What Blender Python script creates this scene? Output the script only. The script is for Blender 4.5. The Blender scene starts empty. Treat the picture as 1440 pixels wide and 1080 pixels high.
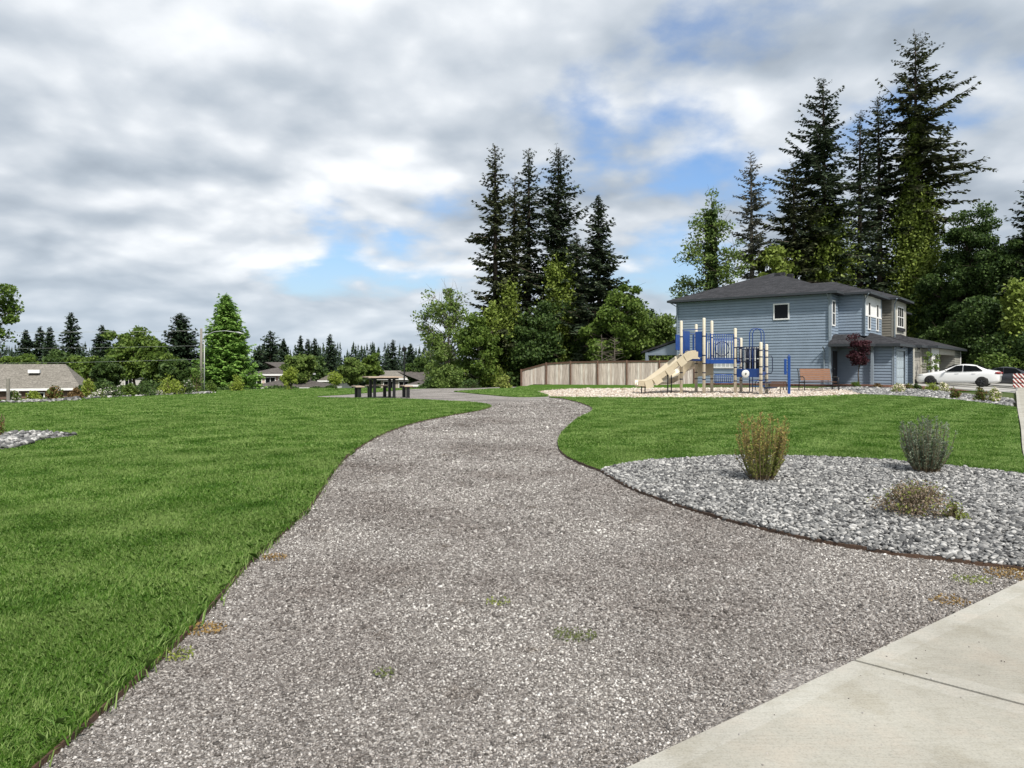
import bpy, bmesh, math, random
import numpy as np
from mathutils import Vector, Matrix, geometry
R = math.radians
scene = bpy.context.scene
COL = scene.collection
F, HZ, CX, EYE = 1000.0, 514.0, 720.0, 1.2      # focal length in photo pixels, horizon row, centre column, eye height

# ---------------------------------------------------------------- helpers
def gp(px, py):                                    # a point of flat ground seen at a pixel of the photo
    Y = EYE * F / (py - HZ)
    return ((px - CX) / F * Y, Y)
def zat(py, Y): return EYE + (HZ - py) * Y / F
def xat(px, Y): return (px - CX) / F * Y
def sstep(a, b, x):
    t = np.clip((x - a) / (b - a), 0, 1); return t * t * (3 - 2 * t)

HC = np.array([19.7, 44.0]); HV = np.array([.626, .78]); HU = np.array([-.78, .626])
_cq = [-3, -.72, -.61, -.52, -.44, -.39, -.3, -.13, -.05, .0, .03, .06, 3]
_cy = [20, 22, 25, 27, 31, 33, 35, 36, 37, 40, 52, 62, 66]
def T(x, y):                                       # height of the terrain
    x = np.asarray(x, float); y = np.asarray(y, float)
    ys = np.maximum(y, 2.0)
    q = x / ys
    d = y - np.interp(q, _cq, _cy)
    z = -3.5 * sstep(0, 32, d) - 6.0 * sstep(25, 190, d)
    z = z * np.where(q > .1, np.interp(q, [.1, .3], [1, .35]), 1.0)
    z = z - .2 * sstep(38, 50, y) * sstep(-.06, .02, q) * (1 - sstep(.2, .3, q))
    lx = (x - HC[0]) * HV[0] + (y - HC[1]) * HV[1]
    ly = (x - HC[0]) * HU[0] + (y - HC[1]) * HU[1]
    z = z - .33 * sstep(-3.6, -8.5, ly) * sstep(-7, 1, lx) * (1 - sstep(60, 90, lx))
    z = z + .05 * np.sin(x * .35 + 1.3) * np.sin(y * .27) * sstep(3, 12, y) * (1 - sstep(24, 30, y)) * sstep(.05, -.25, q)
    return z
def Tz(x, y): return float(T(x, y))

def link(o, parent=None):
    COL.objects.link(o)
    if parent: o.parent = parent
    return o
def mesh_from_arrays(name, V, k, mats, parent=None, smooth=False, mi=None):
    """V: (n*k,3) every k vertices make a face"""
    V = np.asarray(V, np.float32).reshape(-1, 3); n = len(V) // k
    me = bpy.data.meshes.new(name)
    me.vertices.add(len(V)); me.vertices.foreach_set('co', V.ravel())
    me.loops.add(n * k); me.loops.foreach_set('vertex_index', np.arange(n * k, dtype=np.int32))
    me.polygons.add(n); me.polygons.foreach_set('loop_start', np.arange(0, n * k, k, dtype=np.int32))
    me.polygons.foreach_set('loop_total', np.full(n, k, np.int32))
    for m in (mats if isinstance(mats, list) else [mats]): me.materials.append(m)
    if smooth: me.polygons.foreach_set('use_smooth', np.ones(n, bool))
    me.update(calc_edges=True)
    return link(bpy.data.objects.new(name, me), parent)
def mesh_indexed(name, V, Fc, mats, parent=None, smooth=False):
    """V (n,3), Fc (m,k) index array"""
    V = np.asarray(V, np.float32); Fc = np.asarray(Fc, np.int32); m, k = Fc.shape
    me = bpy.data.meshes.new(name)
    me.vertices.add(len(V)); me.vertices.foreach_set('co', V.ravel())
    me.loops.add(m * k); me.loops.foreach_set('vertex_index', Fc.ravel())
    me.polygons.add(m); me.polygons.foreach_set('loop_start', np.arange(0, m * k, k, dtype=np.int32))
    me.polygons.foreach_set('loop_total', np.full(m, k, np.int32))
    for mm in (mats if isinstance(mats, list) else [mats]): me.materials.append(mm)
    if smooth: me.polygons.foreach_set('use_smooth', np.ones(m, bool))
    me.update(calc_edges=True)
    return link(bpy.data.objects.new(name, me), parent)

class MB:
    def __init__(s): s.v = []; s.f = []; s.m = []; s.cur = 0
    def face(s, pts):
        n = len(s.v); s.v += [tuple(map(float, p)) for p in pts]; s.f.append(tuple(range(n, n + len(pts)))); s.m.append(s.cur)
    def box(s, a, b):
        (x0, y0, z0), (x1, y1, z1) = a, b
        s.hexa([(x0, y0, z0), (x1, y0, z0), (x1, y1, z0), (x0, y1, z0), (x0, y0, z1), (x1, y0, z1), (x1, y1, z1), (x0, y1, z1)])
    def hexa(s, p):
        n = len(s.v); s.v += [tuple(map(float, q)) for q in p]
        for f in ((3, 2, 1, 0), (4, 5, 6, 7), (0, 1, 5, 4), (1, 2, 6, 5), (2, 3, 7, 6), (3, 0, 4, 7)):
            s.f.append(tuple(n + i for i in f)); s.m.append(s.cur)
    def beam(s, a, b, w, h, up=(0, 0, 1)):
        a, b = Vector(a), Vector(b); d = (b - a).normalized(); u = Vector(up)
        sd = d.cross(u)
        if sd.length < 1e-4: sd = d.cross(Vector((1, 0, 0)))
        sd.normalize(); u = sd.cross(d)
        sd *= w / 2; u *= h / 2
        s.hexa([a - sd - u, a + sd - u, b + sd - u, b - sd - u, a - sd + u, a + sd + u, b + sd + u, b - sd + u])
    def tube(s, pts, rad, n=8, cap=True):
        pts = [Vector(p) for p in pts]
        if not hasattr(rad, '__len__'): rad = [rad] * len(pts)
        base = len(s.v); ref = None
        for i, p in enumerate(pts):
            d = (pts[min(i + 1, len(pts) - 1)] - pts[max(i - 1, 0)]).normalized()
            if ref is None:
                ref = d.cross(Vector((0, 0, 1)))
                if ref.length < .05: ref = d.cross(Vector((1, 0, 0)))
            ref = (ref - d * ref.dot(d)).normalized(); bi = d.cross(ref)
            for k in range(n):
                a = 2 * math.pi * k / n
                s.v.append(tuple(p + (ref * math.cos(a) + bi * math.sin(a)) * rad[i]))
        for i in range(len(pts) - 1):
            for k in range(n):
                k2 = (k + 1) % n
                s.f.append((base + i * n + k, base + i * n + k2, base + (i + 1) * n + k2, base + (i + 1) * n + k)); s.m.append(s.cur)
        if cap:
            s.f.append(tuple(base + k for k in range(n))[::-1]); s.m.append(s.cur)
            e = base + (len(pts) - 1) * n
            s.f.append(tuple(e + k for k in range(n))); s.m.append(s.cur)
    def lathe(s, prof, c=(0, 0, 0), n=12, axis='z'):
        base = len(s.v)
        for r, h in prof:
            for k in range(n):
                a = 2 * math.pi * k / n; u, w = r * math.cos(a), r * math.sin(a)
                p = {'z': (u, w, h), 'y': (u, h, w), 'x': (h, u, w)}[axis]
                s.v.append((c[0] + p[0], c[1] + p[1], c[2] + p[2]))
        for i in range(len(prof) - 1):
            for k in range(n):
                k2 = (k + 1) % n
                s.f.append((base + i * n + k, base + i * n + k2, base + (i + 1) * n + k2, base + (i + 1) * n + k)); s.m.append(s.cur)
        s.f.append(tuple(base + k for k in range(n))[::-1]); s.m.append(s.cur)
        e = base + (len(prof) - 1) * n
        s.f.append(tuple(e + k for k in range(n))); s.m.append(s.cur)
    def prism(s, poly, y0, y1, axis='y'):
        """polygon in x,z pushed along y (or in y,z along x)"""
        P = (lambda a, b, t: (a, t, b)) if axis == 'y' else ((lambda a, b, t: (t, a, b)) if axis == 'x' else (lambda a, b, t: (a, b, t)))
        n = len(poly)
        s.face([P(a, b, y0) for a, b in poly]); s.face([P(a, b, y1) for a, b in poly][::-1])
        for i in range(n):
            (a, b), (c, d) = poly[i], poly[(i + 1) % n]
            s.face([P(a, b, y0), P(a, b, y1), P(c, d, y1), P(c, d, y0)])
    def build(s, name, mats, parent=None, smooth=False, bevel=0, fix=True):
        me = bpy.data.meshes.new(name); me.from_pydata(s.v, [], s.f)
        for m in (mats if isinstance(mats, list) else [mats]): me.materials.append(m)
        if any(s.m): me.polygons.foreach_set('material_index', np.array(s.m, np.int32))
        if fix:
            bm = bmesh.new(); bm.from_mesh(me); bmesh.ops.recalc_face_normals(bm, faces=bm.faces); bm.to_mesh(me); bm.free()
        if smooth: me.polygons.foreach_set('use_smooth', np.ones(len(me.polygons), bool))
        me.update()
        o = link(bpy.data.objects.new(name, me), parent)
        if bevel:
            b = o.modifiers.new('Bevel', 'BEVEL'); b.width = bevel; b.segments = 2; b.limit_method = 'ANGLE'
        return o

def tag(o, label=None, cat=None, group=None, kind=None):
    if label: o['label'] = label
    if cat: o['category'] = cat
    if group: o['group'] = group
    if kind: o['kind'] = kind
    return o
def thing(name, label, cat, loc=(0, 0, 0), rz=0, group=None):
    o = link(bpy.data.objects.new(name, None)); o.location = loc; o.rotation_euler = (0, 0, rz)
    o.empty_display_size = .3
    return tag(o, label, cat, group)
def dup(root, loc, rz=0, label=None, group=None, scale=None):
    r = root.copy(); COL.objects.link(r); r.location = loc; r.rotation_euler = (0, 0, rz)
    if label: r['label'] = label
    if group: r['group'] = group
    if scale: r.scale = scale
    for ch in list(root.children):
        c = ch.copy(); COL.objects.link(c); c.parent = r
        for g in list(ch.children):
            d = g.copy(); COL.objects.link(d); d.parent = c
    return r

# ---------------------------------------------------------------- materials
def nodes(name):
    m = bpy.data.materials.new(name); m.use_nodes = True
    nt = m.node_tree; b = nt.nodes['Principled BSDF']
    return m, nt, b, nt.nodes.new, nt.links.new
def ramp(nt, stops):
    r = nt.nodes.new('ShaderNodeValToRGB'); e = r.color_ramp.elements
    while len(e) < len(stops): e.new(.5)
    for el, (p, c) in zip(e, stops): el.position = p; el.color = (*c, 1)
    return r
def M(name, c1, c2=None, scale=6, rough=.7, bump=0, bscale=40, metal=0, spec=.4, coat=0):
    m, nt, b, N, L = nodes(name)
    b.inputs['Roughness'].default_value = rough; b.inputs['Metallic'].default_value = metal
    b.inputs['Specular IOR Level'].default_value = spec; b.inputs['Coat Weight'].default_value = coat
    tc = N('ShaderNodeTexCoord')
    c2 = c2 or tuple(x * .85 for x in c1)
    nz = N('ShaderNodeTexNoise'); nz.inputs['Scale'].default_value = scale; nz.inputs['Detail'].default_value = 6
    L(tc.outputs['Object'], nz.inputs['Vector'])
    r = ramp(nt, [(.3, c2), (.7, c1)]); L(nz.outputs['Fac'], r.inputs['Fac']); L(r.outputs['Color'], b.inputs['Base Color'])
    if bump:
        n2 = N('ShaderNodeTexNoise'); n2.inputs['Scale'].default_value = bscale; n2.inputs['Detail'].default_value = 5
        L(tc.outputs['Object'], n2.inputs['Vector'])
        bp = N('ShaderNodeBump'); bp.inputs['Strength'].default_value = bump; bp.inputs['Distance'].default_value = .02
        L(n2.outputs['Fac'], bp.inputs['Height']); L(bp.outputs['Normal'], b.inputs['Normal'])
    return m
def leafmat(name, dark, mid, light, transl=.25, rough=.55, nscale=.7, gain=1.45, nw=.5, stops=(.1, .5, .9)):
    dark, mid, light = (tuple(min(.9, x * gain) for x in c) for c in (dark, mid, light))
    m, nt, b, N, L = nodes(name)
    g = N('ShaderNodeNewGeometry'); tc = N('ShaderNodeTexCoord')
    nz = N('ShaderNodeTexNoise'); nz.inputs['Scale'].default_value = nscale; nz.inputs['Detail'].default_value = 3
    L(tc.outputs['Object'], nz.inputs['Vector'])
    mx = N('ShaderNodeMath'); mx.operation = 'MULTIPLY_ADD'; mx.inputs[1].default_value = .55
    L(g.outputs['Random Per Island'], mx.inputs[0])
    m2 = N('ShaderNodeMath'); m2.operation = 'MULTIPLY'; m2.inputs[1].default_value = nw; L(nz.outputs['Fac'], m2.inputs[0]); L(m2.outputs[0], mx.inputs[2])
    r = ramp(nt, list(zip(stops, (dark, mid, light)))); L(mx.outputs[0], r.inputs['Fac'])
    L(r.outputs['Color'], b.inputs['Base Color']); b.inputs['Roughness'].default_value = rough; b.inputs['Specular IOR Level'].default_value = .25
    if transl:
        t = N('ShaderNodeBsdfTranslucent'); L(r.outputs['Color'], t.inputs['Color'])
        ms = N('ShaderNodeMixShader'); ms.inputs[0].default_value = transl
        L(b.outputs[0], ms.inputs[1]); L(t.outputs[0], ms.inputs[2])
        L(ms.outputs[0], nt.nodes['Material Output'].inputs['Surface'])
    return m

def gravel_mat(name, cols, scale, bump=.6, patch=None, dist=.012, stretch=(1, 1, 1)):
    m, nt, b, N, L = nodes(name)
    tc = N('ShaderNodeTexCoord'); mp = N('ShaderNodeMapping'); mp.inputs['Scale'].default_value = stretch
    L(tc.outputs['Object'], mp.inputs['Vector'])
    nzw = N('ShaderNodeTexNoise'); nzw.inputs['Scale'].default_value = scale * .7
    L(mp.outputs[0], nzw.inputs['Vector'])
    ad = N('ShaderNodeMixRGB'); ad.blend_type = 'LINEAR_LIGHT'; ad.inputs[0].default_value = .35 / scale
    L(mp.outputs[0], ad.inputs[1]); L(nzw.outputs['Color'], ad.inputs[2])
    v = N('ShaderNodeTexVoronoi'); v.inputs['Scale'].default_value = scale; v.inputs['Randomness'].default_value = 1
    L(ad.outputs[0], v.inputs['Vector'])
    sp = N('ShaderNodeSeparateColor'); L(v.outputs['Color'], sp.inputs[0])
    n = len(cols); r = ramp(nt, [(i / (n - 1), c) for i, c in enumerate(cols)]); L(sp.outputs[0], r.inputs['Fac'])
    col = r.outputs['Color']
    nb = N('ShaderNodeTexNoise'); nb.inputs['Scale'].default_value = .8; nb.inputs['Detail'].default_value = 5
    L(tc.outputs['Object'], nb.inputs['Vector'])
    rb = ramp(nt, [(.35, (.72, .70, .68)), (.65, (1.1, 1.08, 1.06))]); L(nb.outputs['Fac'], rb.inputs['Fac'])
    mu = N('ShaderNodeMixRGB'); mu.blend_type = 'MULTIPLY'; mu.inputs[0].default_value = 1; L(col, mu.inputs[1]); L(rb.outputs['Color'], mu.inputs[2])
    col = mu.outputs[0]
    if patch:
        n3 = N('ShaderNodeTexNoise'); n3.inputs['Scale'].default_value = 1.4; n3.inputs['Detail'].default_value = 7; n3.inputs['Roughness'].default_value = .65
        L(tc.outputs['Object'], n3.inputs['Vector'])
        r3 = ramp(nt, [(.66, (0, 0, 0)), (.78, (1, 1, 1))]); L(n3.outputs['Fac'], r3.inputs['Fac'])
        mm = N('ShaderNodeMixRGB'); mm.inputs[2].default_value = (*patch, 1); m4 = N('ShaderNodeMath'); m4.operation = 'MULTIPLY'; m4.inputs[1].default_value = .6
        L(r3.outputs['Color'], m4.inputs[0]); L(m4.outputs[0], mm.inputs[0]); L(col, mm.inputs[1]); col = mm.outputs[0]
    L(col, b.inputs['Base Color']); b.inputs['Roughness'].default_value = .9; b.inputs['Specular IOR Level'].default_value = .2
    bp = N('ShaderNodeBump'); bp.inputs['Strength'].default_value = bump; bp.inputs['Distance'].default_value = dist
    inv = N('ShaderNodeMath'); inv.operation = 'SUBTRACT'; inv.inputs[0].default_value = 1; L(v.outputs['Distance'], inv.inputs[1])
    L(inv.outputs[0], bp.inputs['Height']); L(bp.outputs['Normal'], b.inputs['Normal'])
    return m
def island_mat(name, cols, rough=.85, nscale=30, namt=.25, patch=0):
    m, nt, b, N, L = nodes(name)
    g = N('ShaderNodeNewGeometry'); n = len(cols)
    r = ramp(nt, [(i / (n - 1), c) for i, c in enumerate(cols)]); L(g.outputs['Random Per Island'], r.inputs['Fac'])
    tc = N('ShaderNodeTexCoord'); nz = N('ShaderNodeTexNoise'); nz.inputs['Scale'].default_value = nscale; nz.inputs['Detail'].default_value = 4
    L(tc.outputs['Object'], nz.inputs['Vector'])
    rr = ramp(nt, [(.3, (1 - namt,) * 3), (.7, (1 + namt * .6,) * 3)]); L(nz.outputs['Fac'], rr.inputs['Fac'])
    mu = N('ShaderNodeMixRGB'); mu.blend_type = 'MULTIPLY'; mu.inputs[0].default_value = 1; L(r.outputs['Color'], mu.inputs[1]); L(rr.outputs['Color'], mu.inputs[2])
    out = mu.outputs[0]
    if patch:
        n5 = N('ShaderNodeTexNoise'); n5.inputs['Scale'].default_value = patch; n5.inputs['Detail'].default_value = 6; n5.inputs['Roughness'].default_value = .6; L(tc.outputs['Object'], n5.inputs['Vector'])
        r5 = ramp(nt, [(.36, (.62, .58, .56)), (.5, (.95, .94, .93)), (.66, (1.3, 1.3, 1.28))]); L(n5.outputs['Fac'], r5.inputs['Fac'])
        m5 = N('ShaderNodeMixRGB'); m5.blend_type = 'MULTIPLY'; m5.inputs[0].default_value = 1; L(out, m5.inputs[1]); L(r5.outputs['Color'], m5.inputs[2]); out = m5.outputs[0]
        n7 = N('ShaderNodeTexNoise'); n7.inputs['Scale'].default_value = 2.6; n7.inputs['Detail'].default_value = 6; n7.inputs['Roughness'].default_value = .62; L(tc.outputs['Object'], n7.inputs['Vector'])
        r7 = ramp(nt, [(.60, (1, 1, 1)), (.70, (.62, .58, .54))]); L(n7.outputs['Fac'], r7.inputs['Fac'])
        m7 = N('ShaderNodeMixRGB'); m7.blend_type = 'MULTIPLY'; m7.inputs[0].default_value = 1; L(out, m7.inputs[1]); L(r7.outputs['Color'], m7.inputs[2]); out = m7.outputs[0]
    L(out, b.inputs['Base Color']); b.inputs['Roughness'].default_value = rough; b.inputs['Specular IOR Level'].default_value = .25
    return m
def board_mat(name, cols, width, axis=0):
    """weathered boards: one tone per board (by position) with long streaks"""
    m, nt, b, N, L = nodes(name)
    g = N('ShaderNodeNewGeometry'); tc = N('ShaderNodeTexCoord')
    n = len(cols); r = ramp(nt, [(i / (n - 1), c) for i, c in enumerate(cols)]); L(g.outputs['Random Per Island'], r.inputs['Fac'])
    mp = N('ShaderNodeMapping'); mp.inputs['Scale'].default_value = (14, 14, 1.1); L(tc.outputs['Object'], mp.inputs['Vector'])
    nz = N('ShaderNodeTexNoise'); nz.inputs['Scale'].default_value = 1.6; nz.inputs['Detail'].default_value = 6; L(mp.outputs[0], nz.inputs['Vector'])
    rr = ramp(nt, [(.3, (.62, .58, .56)), (.7, (1.15, 1.15, 1.15))]); L(nz.outputs['Fac'], rr.inputs['Fac'])
    mu = N('ShaderNodeMixRGB'); mu.blend_type = 'MULTIPLY'; mu.inputs[0].default_value = 1; L(r.outputs['Color'], mu.inputs[1]); L(rr.outputs['Color'], mu.inputs[2])
    L(mu.outputs[0], b.inputs['Base Color']); b.inputs['Roughness'].default_value = .85
    return m

m_lawn = M('lawn_turf', (.085, .165, .024), (.05, .105, .016), 2.2, .95, .6, 120, spec=.05)
m_blade = leafmat('grass_blade', (.047, .123, .014), (.112, .23, .031), (.265, .38, .11), .38, .5, 1.6, 1.0, 1.3, (.42, .86, 1.0))
m_ground = M('scrub_ground', (.08, .11, .035), (.055, .06, .03), .15, .95, .5, 3, spec=.1)
m_path = gravel_mat('gravel', [(.125, .115, .107), (.195, .18, .17), (.26, .242, .229), (.335, .315, .30), (.54, .52, .495)], 105, .8, (.12, .11, .07))
m_stone = island_mat('gravel_stone', [(.075, .068, .063), (.146, .133, .124), (.195, .179, .168), (.25, .231, .218), (.32, .30, .283), (.44, .418, .40), (.68, .66, .635)], .85, 90, patch=.55)
m_rockbase = gravel_mat('rock_bed_base', [(.10, .10, .105), (.2, .2, .2), (.3, .3, .3), (.42, .42, .42)], 22, .9, None, .03)
m_rock = island_mat('river_rock', [(.05, .05, .052), (.115, .116, .117), (.175, .175, .173), (.245, .243, .237), (.34, .335, .325), (.58, .57, .55)], .85, 40)
m_chips = gravel_mat('wood_chips', [(.36, .28, .22), (.5, .42, .35), (.6, .53, .46), (.72, .66, .58)], 28, .7, None, .02, (1, 2.2, 1))
m_chip = island_mat('wood_chip', [(.36, .27, .2), (.52, .44, .36), (.66, .59, .51), (.76, .71, .64)])
m_mulch = gravel_mat('bark_mulch', [(.06, .03, .022), (.11, .055, .04), (.16, .085, .06), (.21, .12, .09)], 24, .8, None, .02)
def concrete(name, a, bcol):
    m, nt, b, N, L = nodes(name)
    tc = N('ShaderNodeTexCoord')
    n1 = N('ShaderNodeTexNoise'); n1.inputs['Scale'].default_value = 1.3; n1.inputs['Detail'].default_value = 8; n1.inputs['Roughness'].default_value = .62
    mp = N('ShaderNodeMapping'); mp.inputs['Rotation'].default_value = (0, 0, R(-54)); mp.inputs['Scale'].default_value = (6, 150, 1)
    n2 = N('ShaderNodeTexNoise'); n2.inputs['Scale'].default_value = 1; n2.inputs['Detail'].default_value = 4
    n3 = N('ShaderNodeTexNoise'); n3.inputs['Scale'].default_value = 160; n3.inputs['Detail'].default_value = 3
    L(tc.outputs['Object'], n1.inputs['Vector']); L(tc.outputs['Object'], mp.inputs['Vector']); L(mp.outputs[0], n2.inputs['Vector']); L(tc.outputs['Object'], n3.inputs['Vector'])
    r = ramp(nt, [(.32, bcol), (.68, a)]); L(n1.outputs['Fac'], r.inputs['Fac'])
    r3 = ramp(nt, [(.28, (.8, .8, .8)), (.5, (1, 1, 1)), (.75, (1.07, 1.07, 1.07))]); L(n3.outputs['Fac'], r3.inputs['Fac'])
    mu = N('ShaderNodeMixRGB'); mu.blend_type = 'MULTIPLY'; mu.inputs[0].default_value = 1; L(r.outputs['Color'], mu.inputs[1]); L(r3.outputs['Color'], mu.inputs[2])
    r2 = ramp(nt, [(.3, (.93, .92, .90)), (.7, (1.04, 1.04, 1.04))]); L(n2.outputs['Fac'], r2.inputs['Fac'])
    mq = N('ShaderNodeMixRGB'); mq.blend_type = 'MULTIPLY'; mq.inputs[0].default_value = 1; L(mu.outputs[0], mq.inputs[1]); L(r2.outputs['Color'], mq.inputs[2])
    n6 = N('ShaderNodeTexNoise'); n6.inputs['Scale'].default_value = 3.4; n6.inputs['Detail'].default_value = 7; n6.inputs['Roughness'].default_value = .7; L(tc.outputs['Object'], n6.inputs['Vector'])
    r6 = ramp(nt, [(.36, (.86, .84, .80)), (.5, (1, 1, 1)), (.64, (1.06, 1.02, 1.0))]); L(n6.outputs['Fac'], r6.inputs['Fac'])
    mw = N('ShaderNodeMixRGB'); mw.blend_type = 'MULTIPLY'; mw.inputs[0].default_value = 1; L(mq.outputs[0], mw.inputs[1]); L(r6.outputs['Color'], mw.inputs[2])
    L(mw.outputs[0], b.inputs['Base Color']); b.inputs['Roughness'].default_value = .88
    ad = N('ShaderNodeMath'); ad.operation = 'ADD'; L(n2.outputs['Fac'], ad.inputs[0]); L(n3.outputs['Fac'], ad.inputs[1])
    bp = N('ShaderNodeBump'); bp.inputs['Strength'].default_value = .22; bp.inputs['Distance'].default_value = .004
    L(ad.outputs[0], bp.inputs['Height']); L(bp.outputs['Normal'], b.inputs['Normal'])
    return m
m_conc = concrete('broom_concrete', (.42, .405, .355), (.315, .30, .258))
m_concb = concrete('smooth_concrete', (.45, .44, .395), (.35, .335, .295))
m_joint = M('joint_dirt', (.06, .055, .045), (.03, .03, .025), 20)
m_drive = M('driveway_concrete', (.40, .39, .37), (.33, .32, .30), 1.5, .9, .2, 60)
m_asph = M('asphalt', (.06, .06, .062), (.045, .045, .047), 3, .9, .3, 80)
m_edging = M('rusty_edging', (.11, .065, .042), (.055, .036, .026), 9, .8, .3, 60)
m_bark = M('bark', (.10, .075, .058), (.055, .042, .034), 5, .95, .8, 14)
m_barkp = M('pale_bark', (.27, .245, .21), (.17, .15, .125), 6, .95, .5, 18)
m_fir = leafmat('fir_needles', (.015, .025, .015), (.034, .05, .027), (.072, .092, .049), .15)
m_fir2 = leafmat('fir_needles_brownish', (.021, .027, .014), (.045, .055, .026), (.088, .097, .045), .15)
m_firpale = leafmat('pale_sparse_needles', (.05, .055, .042), (.085, .09, .07), (.13, .13, .1), .15)
m_firfar = leafmat('far_needles', (.012, .024, .013), (.022, .04, .02), (.045, .068, .032), .1)
m_decdark = leafmat('dark_leaves', (.017, .034, .011), (.038, .069, .017), (.082, .127, .031), .25)
m_dec = leafmat('green_leaves', (.034, .062, .012), (.07, .115, .02), (.13, .18, .035), .28)
m_declight = leafmat('spring_leaves', (.05, .085, .02), (.095, .145, .032), (.16, .21, .06), .3)
m_pyr = leafmat('bright_conifer_leaves', (.075, .15, .034), (.14, .25, .05), (.22, .33, .085), .28)
m_ivy = leafmat('ivy_leaves', (.058, .088, .017), (.125, .168, .029), (.215, .265, .062), .28, .5)
m_lime = leafmat('lime_leaves', (.09, .13, .018), (.16, .21, .03), (.26, .30, .06), .3)
m_red = leafmat('plum_leaves', (.022, .008, .011), (.042, .013, .018), (.075, .024, .03), .2)
m_rust = leafmat('rust_leaves', (.07, .04, .018), (.12, .075, .03), (.17, .12, .05), .2)
m_white = leafmat('white_blossom', (.35, .34, .28), (.55, .53, .46), (.72, .7, .62), .2, gain=1.1)
m_cream = leafmat('cream_variegated_leaves', (.14, .16, .05), (.32, .34, .14), (.5, .5, .26), .25, gain=1.1)
m_sage = leafmat('sage_leaves', (.06, .085, .05), (.11, .14, .09), (.22, .25, .19), .25, .7, 5)
m_spike = leafmat('ochre_spikes', (.13, .10, .03), (.22, .165, .05), (.33, .25, .10), .25, .7, 5)
m_heather = leafmat('heather_leaves', (.075, .10, .02), (.14, .17, .036), (.25, .26, .075), .25, .7, 5)
m_dry = leafmat('dry_seed_heads', (.085, .062, .042), (.155, .118, .085), (.27, .22, .165), .15, .8, 5)
m_weed = leafmat('weed_leaves', (.09, .11, .035), (.15, .18, .065), (.24, .26, .11), .3, gain=1.0); m_moss = leafmat('moss', (.16, .10, .035), (.27, .17, .06), (.36, .26, .10), .1, gain=1.0)
m_stem = M('dry_stem', (.20, .15, .085), (.13, .10, .06), 20)
m_dead = M('dead_twigs', (.20, .17, .14), (.13, .11, .09), 8)

# ---------------------------------------------------------------- polygons on the ground
def inpoly(P, poly):
    x, y = P[:, 0], P[:, 1]; poly = np.asarray(poly); c = np.zeros(len(P), bool); j = len(poly) - 1
    for i in range(len(poly)):
        xi, yi = poly[i]; xj, yj = poly[j]
        k = ((yi > y) != (yj > y)); c ^= k & (x < (xj - xi) * (y - yi) / (yj - yi + 1e-12) + xi); j = i
    return c
def smooth_line(pts, per=6):
    pts = [np.array(p, float) for p in pts]; out = []
    P = [2 * pts[0] - pts[1]] + pts + [2 * pts[-1] - pts[-2]]
    for i in range(1, len(P) - 2):
        for k in range(per):
            t = k / per
            out.append(tuple(.5 * ((2 * P[i]) + (P[i + 1] - P[i - 1]) * t + (2 * P[i - 1] - 5 * P[i] + 4 * P[i + 1] - P[i + 2]) * t * t
                                   + (-P[i - 1] + 3 * P[i] - 3 * P[i + 1] + P[i + 2]) * t ** 3)))
    out.append(tuple(pts[-1])); return out
def sheet(name, poly, off, mat, step=.8, skirt=.06, kind='structure'):
    a = np.array(poly); lo, hi = a.min(0), a.max(0)
    rng = np.random.default_rng(3)
    gx, gy = np.meshgrid(np.arange(lo[0], hi[0], step), np.arange(lo[1], hi[1], step))
    G = np.c_[gx.ravel(), gy.ravel()] + rng.uniform(-.1, .1, (gx.size, 2)) * step
    G = G[inpoly(G, a)]
    dm = np.min(np.linalg.norm(G[:, None] - a[None], axis=2), axis=1) if len(G) * len(a) < 6e6 else np.ones(len(G))
    G = G[dm > step * .35]
    pts = [Vector(p) for p in a] + [Vector(p) for p in G]
    n = len(a)
    vs, es, fs, *_ = geometry.delaunay_2d_cdt(pts, [(i, (i + 1) % n) for i in range(n)], [list(range(n))], 1, 1e-5)
    V = np.array([(v.x, v.y) for v in vs]); z = T(V[:, 0], V[:, 1]) + off
    verts = [(*p, h) for p, h in zip(V, z)]; faces = [tuple(f) for f in fs]
    cnt = {}
    for f in faces:
        for i in range(len(f)):
            e = (f[i], f[(i + 1) % len(f)]); cnt[frozenset(e)] = cnt.get(frozenset(e), []) + [e]
    if skirt:
        for k, v in cnt.items():
            if len(v) == 1:
                i, j = v[0]; b0 = len(verts)
                verts += [(verts[i][0], verts[i][1], verts[i][2] - skirt), (verts[j][0], verts[j][1], verts[j][2] - skirt)]
                faces.append((j, i, b0, b0 + 1))
    me = bpy.data.meshes.new(name); me.from_pydata(verts, [], faces); me.materials.append(mat)
    o = link(bpy.data.objects.new(name, me)); o['kind'] = kind
    return o

left_edge = smooth_line([(-1.3, -3), (-1.39, -1), (-1.41, .8)] + [gp(*p) for p in [(60, 1075), (190, 960), (270, 885), (345, 800), (395, 755), (440, 710), (470, 665), (500, 635),
                        (545, 608), (590, 593), (640, 583), (676, 577), (690, 571.5), (668, 567.3), (630, 565), (575, 562.3), (520, 561)]], 6)
lawn_left = left_edge + [gp(480, 560.2), gp(438, 558.3), gp(438, 557.3), gp(480, 555.5), gp(520, 552.6), gp(560, 549), (-4.6, 38), (-8, 40), (-16, 38), (-24, 33), (-34, 28), (-40, 20), (-34, 8), (-20, -3)]
right_edge = smooth_line([gp(*p) for p in [(772, 559.2), (790, 561), (815, 567), (832, 574), (830, 581), (815, 588), (800, 600), (787, 615), (785, 628), (792, 640), (815, 653), (845, 664)]], 6)
bed_top = smooth_line([gp(*p) for p in [(845, 664), (875, 656), (920, 650), (1000, 645), (1060, 643), (1140, 645), (1250, 650), (1350, 660), (1440, 670)]], 5)
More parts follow.
